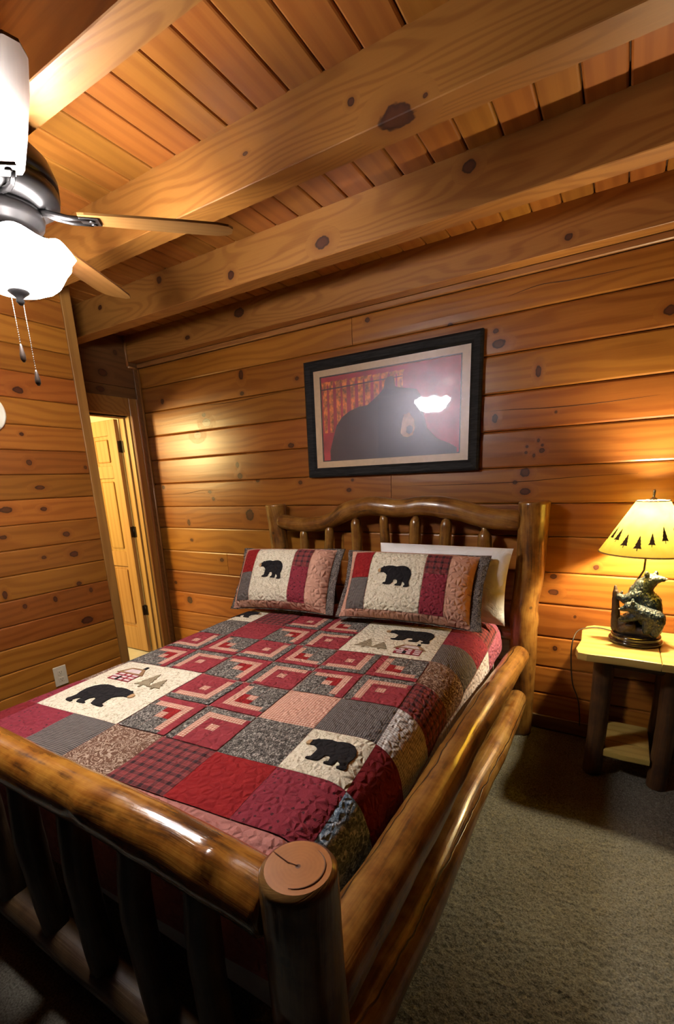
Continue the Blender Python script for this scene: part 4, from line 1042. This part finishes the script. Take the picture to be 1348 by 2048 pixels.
# ------------------------------------------------------------------ ceiling fan with its light
def ceiling_fan():
    t = thing('ceiling_fan', 'dark ceiling fan with glowing white scalloped bowl light hanging under the beam', 'ceiling fan', (FAN.x, FAN.y, Z_BEAM))
    def Z(z): return z - Z_BEAM
    mh = MB()
    mh.lathe([(0.085, Z(2.434)), (0.11, Z(2.425)), (0.14, Z(2.395)), (0.155, Z(2.355)), (0.155, Z(2.335)), (0.150, Z(2.332)), (0.150, Z(2.322)), (0.155, Z(2.319)), (0.15, Z(2.295)), (0.12, Z(2.275)), (0.10, Z(2.272))], 36)
    mh.obj('motor_housing', M['iron'], t)
    sw = MB(); sw.lathe([(0.10, Z(2.27)), (0.105, Z(2.255)), (0.10, Z(2.235)), (0.085, Z(2.222)), (0.085, Z(2.20)), (0.11, Z(2.19)), (0.11, Z(2.183)), (0.06, Z(2.18))], 32)
    sw.obj('switch_housing', M['iron'], t)
    bmw = pine('fan_blade_wood', lo=(0.20, 0.075, 0.02), hi=(0.33, 0.15, 0.045), rough=0.3, tone=0.0)
    L_, r0 = 0.45, 0.205
    def blade_geo():
        pr = [(0.0, 0.052), (0.02, 0.058), (0.15, 0.066), (0.30, 0.072), (0.40, 0.070), (0.435, 0.056), (0.45, 0.03)]
        up = [(x, w) for x, w in pr]; out = up + [(x, -w) for x, w in reversed(pr)]
        n = len(out); v = [(x, y, 0.003) for x, y in out] + [(x, y, -0.003) for x, y in out]
        f = [tuple(range(n))[::-1], tuple(range(n, 2 * n))] + [(i, (i + 1) % n, n + (i + 1) % n, n + i) for i in range(n)]
        return v, f
    bv, bf = blade_geo()
    first = None
    for az in (45, 117, 189, 261, 333):
        a = R(az)
        mt = Matrix.Translation((0, 0, Z(2.262))) @ Matrix.Rotation(a, 4, 'Z') @ Matrix.Translation((r0, 0, 0)) @ Matrix.Rotation(R(12), 4, 'X')
        if first is None:
            bo = mesh_obj('blade', bv, bf, bmw, t, mat4=mt); first = bo.data
        else: bo = link('blade', first, t, mat4=mt)
        bi = MB()
        bi.tube([(-0.115, 0.0, 0.012), (-0.07, 0.018, 0.0), (-0.03, 0.026, -0.006), (0.03, 0.030, -0.006)], [0.008, 0.008, 0.007, 0.006], 8)
        bi.tube([(-0.115, 0.0, 0.012), (-0.07, -0.018, 0.0), (-0.03, -0.026, -0.006), (0.03, -0.030, -0.006)], [0.008, 0.008, 0.007, 0.006], 8)
        bi.box((0.0, -0.038, -0.008), (0.055, 0.038, -0.003), 0.002)
        bi.lathe([(0.002, -0.012), (0.009, -0.011), (0.009, -0.008)], 10, (0.035, 0.018, 0)); bi.lathe([(0.002, -0.012), (0.009, -0.011), (0.009, -0.008)], 10, (0.035, -0.018, 0))
        bi.obj('blade_iron', M['iron'], bo)
    def sc(r, z, a):
        k = max(0.0, (r - 0.09) / 0.085)
        return r * (1 + 0.035 * k * math.cos(a * 8)), z - 0.012 * k * math.cos(a * 8)
    outp = [(0.035, 2.060), (0.075, 2.063), (0.105, 2.078), (0.128, 2.100), (0.143, 2.125), (0.155, 2.146), (0.169, 2.164)]
    inp = [(r - 0.004, z + 0.003) for r, z in reversed(outp)]
    bl = MB(); bl.lathe([(r, Z(z)) for r, z in outp + inp], 64, mod=sc)
    bl.obj('light_bowl', emit_mat('glowing_bowl_glass', FAN_COL, FAN_E), t)
    for k in range(3):
        bb_ = MB(); a = R(30 + 120 * k); bb_.lathe([(0.008, Z(2.175)), (0.012, Z(2.165)), (0.022, Z(2.145)), (0.026, Z(2.128)), (0.020, Z(2.110)), (0.002, Z(2.101))], 16, (0.07 * math.cos(a), 0.07 * math.sin(a), 0))
        bb_.obj('bulb', emit_mat('fan_bulb_%d' % k, FAN_COL, FAN_E * 5), t)
    fi = MB(); fi.lathe([(0.03, Z(2.066)), (0.03, Z(2.056)), (0.018, Z(2.048)), (0.010, Z(2.040)), (0.012, Z(2.032)), (0.004, Z(2.022))], 16)
    fi.tube([(0, 0, Z(2.19)), (0, 0, Z(2.05))], 0.006)
    fi.obj('finial', M['iron'], t)
    for (px, py, zt, zf, zb) in ((-0.045, 0.0, 2.062, 1.924, 1.871), (-0.008, 0.012, 2.050, 1.845, 1.799)):
        c = MB()
        nb = int((zt - zf) / 0.0065)
        for i in range(nb + 1):
            c.lathe([(0.0005, -0.0016), (0.0015, -0.0008), (0.0015, 0.0008), (0.0005, 0.0016)], 6, (px, py, Z(zf) + 0.0065 * i))
        c.tube([(px, py, Z(zf)), (px, py, Z(zt))], 0.0007, 5)
        ch = c.obj('pull_chain', plain('chain_brass', (0.12, 0.10, 0.08), 0.5, 0.3), t)
        fb = MB(); h = zf - zb
        fb.lathe([(0.002, Z(zf)), (0.004, Z(zf - 0.1 * h)), (0.006, Z(zf - 0.35 * h)), (0.0085, Z(zf - 0.62 * h)), (0.008, Z(zf - 0.85 * h)), (0.003, Z(zb))], 12, (px, py, 0))
        fb.obj('pull_fob', plain('dark_fob', (0.025, 0.015, 0.010), 0.35), ch)
ceiling_fan()

# ------------------------------------------------------------------ nightstand
NX, NZ = 0.137, 0.667
ns = thing('nightstand', 'rustic log nightstand with pale slab top and low shelf beside the bed', 'nightstand', (NX, 2.51, 0.0))
MT = pine('slab_top_pine', lo=(0.72, 0.46, 0.10), hi=(0.98, 0.72, 0.20), rough=0.28, tone=0.03, ring=12)
def slab(x0, x1, y0, y1, z0, z1, name, corners):
    pts = corners or [(x0, y0), (x1, y0), (x1, y1), (x0, y1)]
    bm = bmesh.new()
    lo = [bm.verts.new((x, y, z0)) for x, y in pts]; fc = bm.faces.new(lo[::-1])
    r = bmesh.ops.extrude_face_region(bm, geom=[fc])
    for q in r['geom']:
        if isinstance(q, bmesh.types.BMVert): q.co.z = z1
    bmesh.ops.recalc_face_normals(bm, faces=bm.faces[:])
    bmesh.ops.bevel(bm, geom=[e for e in bm.edges if len(e.link_faces) == 2 and abs(e.verts[0].co.z - e.verts[1].co.z) < 1e-6], offset=0.006, segments=2, affect='EDGES', profile=0.6)
    bm.verts.index_update()
    v = [tuple(q.co) for q in bm.verts]; f = [tuple(q.index for q in p.verts) for p in bm.faces]
    bm.free()
    return mesh_obj(name, v, f, MT, ns)
# three boards side by side, the outer one with clipped corners and a waney edge
W2 = 0.255
slab(0, 0, 0, 0, NZ - 0.036, NZ, 'top_board', [(-W2 + 0.012, -0.235), (-W2 + 0.05, -0.245), (-0.06, -0.238), (0.075, -0.244), (0.075, 0.232), (-0.1, 0.232), (-W2 + 0.055, 0.232), (-W2 + 0.022, 0.20), (-W2 + 0.004, 0.12), (-W2 + 0.012, -0.05), (-W2, -0.18)])
slab(0, 0, 0, 0, NZ - 0.036, NZ, 'top_board', [(0.0765, -0.244), (0.17, -0.240), (W2, -0.246), (W2 + 0.008, -0.1), (W2, 0.1), (W2 - 0.03, 0.232), (0.0765, 0.232)])
def nlog(name, p, r, seed, mt=None, n=20): return log(name, [Vector(q) for q in p], r, mt or M['log_dark'], ns, n=n, seg=16, lump=0.07, seed=seed)
for i, (x, y) in enumerate(((-0.135, -0.098), (0.135, -0.098), (-0.135, 0.17), (0.135, 0.17))):
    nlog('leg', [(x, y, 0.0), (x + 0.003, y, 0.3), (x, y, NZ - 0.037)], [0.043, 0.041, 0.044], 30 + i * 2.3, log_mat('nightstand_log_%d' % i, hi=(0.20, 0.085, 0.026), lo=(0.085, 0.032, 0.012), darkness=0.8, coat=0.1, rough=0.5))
for y in (-0.098, 0.17): nlog('apron', [(-0.11, y, NZ - 0.072), (0.11, y, NZ - 0.072)], [0.030, 0.032], 40 + y)
for x in (-0.135, 0.135): nlog('apron', [(x, -0.07, NZ - 0.072), (x, 0.14, NZ - 0.072)], [0.030, 0.030], 44 + x)
for k in range(3):
    y0 = -0.135 + 0.112 * k
    slab(-0.10, 0.10, y0, y0 + 0.109, 0.115, 0.148, 'shelf_board', [(-0.095, y0), (0.0, y0 - (0.006 if k == 0 else 0)), (0.095, y0), (0.095, y0 + 0.109), (-0.095, y0 + 0.109)])

# ------------------------------------------------------------------ bear lamp
def bear_lamp():
    LX_, LY_ = 0.117, 2.54
    t = thing('bear_table_lamp', 'lit table lamp with two-bear base and yellow fir-tree shade on the nightstand', 'lamp', (LX_, LY_, NZ + 0.0008))
    b = MB()
    b.lathe([(0.100, 0.0), (0.110, 0.003), (0.113, 0.010), (0.109, 0.017), (0.101, 0.020), (0.100, 0.026), (0.104, 0.031), (0.101, 0.039), (0.088, 0.044)], 40)
    b.obj('base', plain('ebony_plinth', (0.014, 0.009, 0.008), 0.18, 0.0, 0.7), t)
    fur, nt, bs, L = new_mat('cast_bear_fur')
    tc = node(nt, 'ShaderNodeTexCoord').outputs['Object']
    n = node(nt, 'ShaderNodeTexNoise', {'Vector': vmath(nt, 'MULTIPLY', tc, (150, 150, 80)), 'Scale': 1.0, 'Detail': 3.0}).outputs[0]
    L.new(ramp(nt, n, [(0.35, (0.004, 0.008, 0.010)), (0.68, (0.020, 0.036, 0.044))]), bs.inputs['Base Color']); bs.inputs['Roughness'].default_value = 0.38
    bump(nt, bs, n, 1.0, 0.006)
    rock = plain('cast_rock', (0.030, 0.018, 0.012), 0.5, noise_amt=0.6, nscale=40, bump_s=0.8)
    muz = plain('cast_muzzle', (0.10, 0.09, 0.075), 0.4)
    def blob(name, items, mt, vox=0.0042, fluff=0.0):
        """capsules (p, q, rp, rq) fused into one body"""
        bm = bmesh.new()
        for (p, q, ra, rb) in items:
            p, q = Vector(p), Vector(q); n = max(1, int((q - p).length / (0.45 * min(ra, rb))) + 1)
            for i in range(n + 1):
                k = i / n
                bmesh.ops.create_icosphere(bm, subdivisions=2, radius=ra + (rb - ra) * k, matrix=Matrix.Translation(p + (q - p) * k))
        me = bpy.data.meshes.new(name); bm.to_mesh(me); bm.free()
        tmp = bpy.data.objects.new('tmp', me); COL.objects.link(tmp)
        md = tmp.modifiers.new('r', 'REMESH'); md.mode = 'VOXEL'; md.voxel_size = vox; md.use_smooth_shade = True
        ms = tmp.modifiers.new('s', 'SMOOTH'); ms.factor = 0.5; ms.iterations = 3
        dg = bpy.context.evaluated_depsgraph_get()
        nm = bpy.data.meshes.new_from_object(tmp.evaluated_get(dg))
        bpy.data.objects.remove(tmp); bpy.data.meshes.remove(me)
        if fluff:
            for q in nm.vertices:
                w = q.co
                q.co = w + q.normal * fluff * (noise.noise(Vector((w.x * 130, w.y * 130, w.z * 70))) + 0.6 * noise.noise(w * 260))
        nm.name = name; nm.materials.clear(); nm.materials.append(mt)
        nm.polygons.foreach_set('use_smooth', [True] * len(nm.polygons))
        return link(name, nm, t)
    # rocky mound and the stump the bears climb on
    blob('rock_mound', [((-0.06, 0.0, 0.055), (0.06, 0.0, 0.055), 0.035, 0.035), ((-0.05, -0.03, 0.06), (0.05, -0.035, 0.055), 0.03, 0.032), ((0.0, 0.035, 0.06), (0.05, 0.03, 0.07), 0.035, 0.035), ((-0.03, -0.045, 0.085), (-0.028, -0.045, 0.085), 0.026, 0.026), ((0.03, -0.05, 0.07), (0.035, -0.05, 0.07), 0.022, 0.022), ((-0.065, 0.0, 0.09), (-0.06, 0.0, 0.1), 0.028, 0.024)], rock, 0.005, 0.0025)
    blob('stump', [((-0.085, -0.005, 0.06), (-0.102, -0.008, 0.235), 0.022, 0.014), ((-0.102, -0.008, 0.235), (-0.106, -0.008, 0.265), 0.012, 0.006), ((-0.092, -0.002, 0.20), (-0.075, 0.0, 0.235), 0.012, 0.007)], rock, 0.004, 0.002)
    # mother bear: rump low right, chest up on the stump, head turned up to the right
    mother = [((0.040, 0.015, 0.115), (0.030, 0.012, 0.185), 0.064, 0.060), ((0.030, 0.012, 0.185), (-0.004, 0.010, 0.235), 0.058, 0.050), ((-0.004, 0.010, 0.235), (0.010, 0.006, 0.272), 0.048, 0.042),
              ((0.010, 0.006, 0.272), (0.030, 0.0, 0.298), 0.040, 0.034), ((0.034, -0.004, 0.302), (0.060, -0.014, 0.310), 0.027, 0.018), ((0.060, -0.014, 0.310), (0.076, -0.020, 0.312), 0.0165, 0.013),
              ((0.012, -0.022, 0.328), (0.011, -0.023, 0.335), 0.011, 0.010), ((0.048, 0.020, 0.326), (0.048, 0.020, 0.333), 0.0105, 0.0095),
              ((-0.010, -0.012, 0.232), (-0.058, -0.018, 0.205), 0.032, 0.023), ((-0.058, -0.018, 0.205), (-0.086, -0.016, 0.216), 0.020, 0.016),
              ((0.065, -0.01, 0.12), (0.072, -0.03, 0.075), 0.046, 0.028), ((0.02, 0.03, 0.12), (0.015, 0.02, 0.07), 0.042, 0.032), ((-0.03, 0.01, 0.10), (-0.05, 0.0, 0.075), 0.04, 0.03)]
    blob('mother_bear', mother, fur, 0.0038, 0.0022)
    # cub: in front of her, on the rock, looking left
    cub = [((0.064, -0.060, 0.138), (0.010, -0.064, 0.158), 0.038, 0.034), ((0.010, -0.064, 0.158), (-0.022, -0.066, 0.176), 0.032, 0.027), ((-0.026, -0.068, 0.182), (-0.042, -0.070, 0.184), 0.0265, 0.024),
           ((-0.046, -0.072, 0.178), (-0.068, -0.074, 0.172), 0.017, 0.012), ((-0.028, -0.086, 0.206), (-0.028, -0.087, 0.211), 0.0085, 0.008), ((-0.030, -0.052, 0.207), (-0.030, -0.052, 0.212), 0.0085, 0.008),
           ((-0.002, -0.068, 0.145), (-0.052, -0.072, 0.124), 0.023, 0.016), ((-0.052, -0.072, 0.124), (-0.068, -0.073, 0.120), 0.0155, 0.013), ((0.074, -0.062, 0.12), (0.070, -0.066, 0.068), 0.032, 0.020), ((0.040, -0.068, 0.125), (0.036, -0.070, 0.078), 0.026, 0.017)]
    blob('bear_cub', cub, fur, 0.0034, 0.0018)
    mz = MB()
    mz.lathe([(0.001, -0.004), (0.006, -0.002), (0.006, 0.002), (0.001, 0.004)], 10, (-0.0785, -0.0755, 0.171)); mz.lathe([(0.001, -0.005), (0.007, -0.002), (0.007, 0.002), (0.001, 0.005)], 10, (0.0875, -0.024, 0.313))
    mz.obj('nose', muz, t)
    st = MB(); st.tube([(-0.028, 0.045, 0.04), (-0.028, 0.045, 0.24), (-0.026, 0.044, 0.275), (-0.010, 0.025, 0.315), (0.0, 0.0, 0.345), (0.0, 0.0, 0.60)], 0.0045, 8)
    st.obj('stem', M['bronze'], t)
    Z0, Z1, RB, RT = 0.430, 0.658, 0.192, 0.064
    sm, nt, bs, L = new_mat('parchment_shade')
    nt.nodes.remove(bs)
    tc = node(nt, 'ShaderNodeTexCoord').outputs['Object']
    n = node(nt, 'ShaderNodeTexNoise', {'Vector': tc, 'Scale': 25.0, 'Detail': 4.0}).outputs[0]
    c = ramp(nt, n, [(0.3, (0.40, 0.26, 0.022)), (0.7, (0.46, 0.30, 0.032))]); c2 = ramp(nt, n, [(0.3, (0.54, 0.385, 0.055)), (0.7, (0.60, 0.43, 0.075))])
    df = node(nt, 'ShaderNodeBsdfDiffuse', {'Color': c}); tl = node(nt, 'ShaderNodeBsdfTranslucent', {'Color': c2})
    mx = node(nt, 'ShaderNodeMixShader', {0: 0.075, 1: df.outputs[0], 2: tl.outputs[0]})
    L.new(mx.outputs[0], nt.nodes['Material Output'].inputs['Surface'])
    seg = 64; v = []; f = []
    for z, r in ((Z0, RB), ((Z0 + Z1) / 2, (RB + RT) / 2), (Z1, RT)):
        for i in range(seg):
            a = 2 * math.pi * i / seg; v.append((r * math.cos(a), r * math.sin(a), z))
    for j in range(2):
        for i in range(seg): f.append((j * seg + i, j * seg + (i + 1) % seg, (j + 1) * seg + (i + 1) % seg, (j + 1) * seg + i))
    sh = mesh_obj('shade', v, f, sm, t, smooth=True)
    def hoop(r, z, w, mt, name):
        q = MB(); q.tube([(r * math.cos(2 * math.pi * i / 48), r * math.sin(2 * math.pi * i / 48), z) for i in range(49)], w, 6); q.obj(name, mt, sh)
    hoop(RB, Z0, 0.0035, plain('shade_binding', (0.45, 0.27, 0.07), 0.7), 'bottom_rim'); hoop(RT, Z1, 0.003, plain('shade_top_binding', (0.75, 0.7, 0.6), 0.5), 'top_rim')
    sil = plain('tree_ink', (0.10, 0.055, 0.014), 0.8)
    r3 = random.Random(2)
    k = 0
    for deg in range(0, 360, 18):
        a0 = R(deg + 4 * r3.random()); zb = Z0 + 0.040 + 0.018 * math.sin(deg * 0.07) + 0.008 * r3.random(); hgt = 0.052 + 0.020 * r3.random(); wid = 0.027 + 0.010 * r3.random()
        pts = []
        for x, y in FIR:
            z = zb + y * hgt; r = RB + (RT - RB) * (z - Z0) / (Z1 - Z0) + 0.0012
            a = a0 + (x - 0.5) * wid / r; pts.append((r * math.cos(a), r * math.sin(a), z))
        mesh_obj('tree_silhouette', pts, [tuple(range(len(pts)))], sil, sh)
    fi = MB(); fi.lathe([(0.003, 0.645), (0.014, 0.660), (0.014, 0.668), (0.006, 0.672), (0.0045, 0.680), (0.006, 0.690), (0.0062, 0.702), (0.004, 0.708)], 14)
    for a in (0, 120, 240): fi.tube([(0, 0, 0.655), (RT * math.cos(R(a)), RT * math.sin(R(a)), 0.657)], 0.0015, 5)
    fi.obj('finial', plain('polished_brass', (0.75, 0.68, 0.5), 0.2, 0.9), t)
    bu = MB(); bu.lathe([(0.013, 0.535), (0.014, 0.55), (0.024, 0.572), (0.027, 0.590), (0.024, 0.606), (0.012, 0.618), (0.002, 0.621)], 20)
    bu.obj('bulb', emit_mat('lit_bulb', LAMP_COL, LAMP_E), t)
    cd = MB(); pts = catmull([(-0.06, 0.075, 0.006), (-0.14, 0.13, 0.006), (-0.20, 0.12, 0.005), (-0.246, 0.05, 0.004), (-0.262, -0.02, -0.03), (-0.262, -0.03, -0.12), (-0.245, -0.02, -0.26), (-0.215, 0.02, -0.36), (-0.20, 0.10, -0.50), (-0.20, 0.185, -0.60)], 40)
    cd.tube(pts, 0.003, 6)
    cd.obj('cord', plain('cord_brown', (0.02, 0.012, 0.008), 0.5), t)
bear_lamp()

# ------------------------------------------------------------------ small things on the left wall
wo = thing('wall_outlet', 'ivory duplex outlet low on the plank wall beside the bed', 'outlet', (XL, 1.352, 0.405))
pl = MB(); pl.box((0.0, -0.038, -0.060), (0.007, 0.038, 0.060), 0.003); pl.obj('cover_plate', M['cream_plastic'], wo)
for z in (-0.022, 0.022):
    rc = MB(); rc.box((0.006, -0.016, z - 0.014), (0.009, 0.016, z + 0.014), 0.001); ro = rc.obj('receptacle', M['cream_plastic'], wo)
    sl = MB()
    for y in (-0.006, 0.006): sl.box((0.0085, y - 0.001, z - 0.002), (0.0094, y + 0.001, z + 0.007))
    sl.box((0.0085, -0.002, z - 0.009), (0.0094, 0.002, z - 0.005)); sl.obj('slot', M['slot'], ro)
sw = MB(); sw.lathe([(0.003, 0.0), (0.002, 0.001)], 10); sw.obj('screw', M['cream_plastic'], wo, mat4=Matrix.Translation((0.007, 0, 0)) @ Matrix.Rotation(R(90), 4, 'Y'))
pq = thing('wall_clock', 'round pale-rimmed wall clock at the left edge, on the plank wall', 'clock', (XL, 1.245, 1.868))
RY = Matrix.Rotation(R(90), 4, 'Y')
q = MB(); q.lathe([(0.080, 0.002), (0.094, 0.006), (0.098, 0.016), (0.094, 0.024), (0.086, 0.026), (0.082, 0.018)], 40); q.obj('rim', plain('cream_rim', (0.72, 0.66, 0.52), 0.4), pq, mat4=RY)
q = MB(); q.lathe([(0.083, 0.002), (0.083, 0.014)], 40); q.obj('face', plain('clock_face', (0.75, 0.72, 0.62), 0.5), pq, mat4=RY)
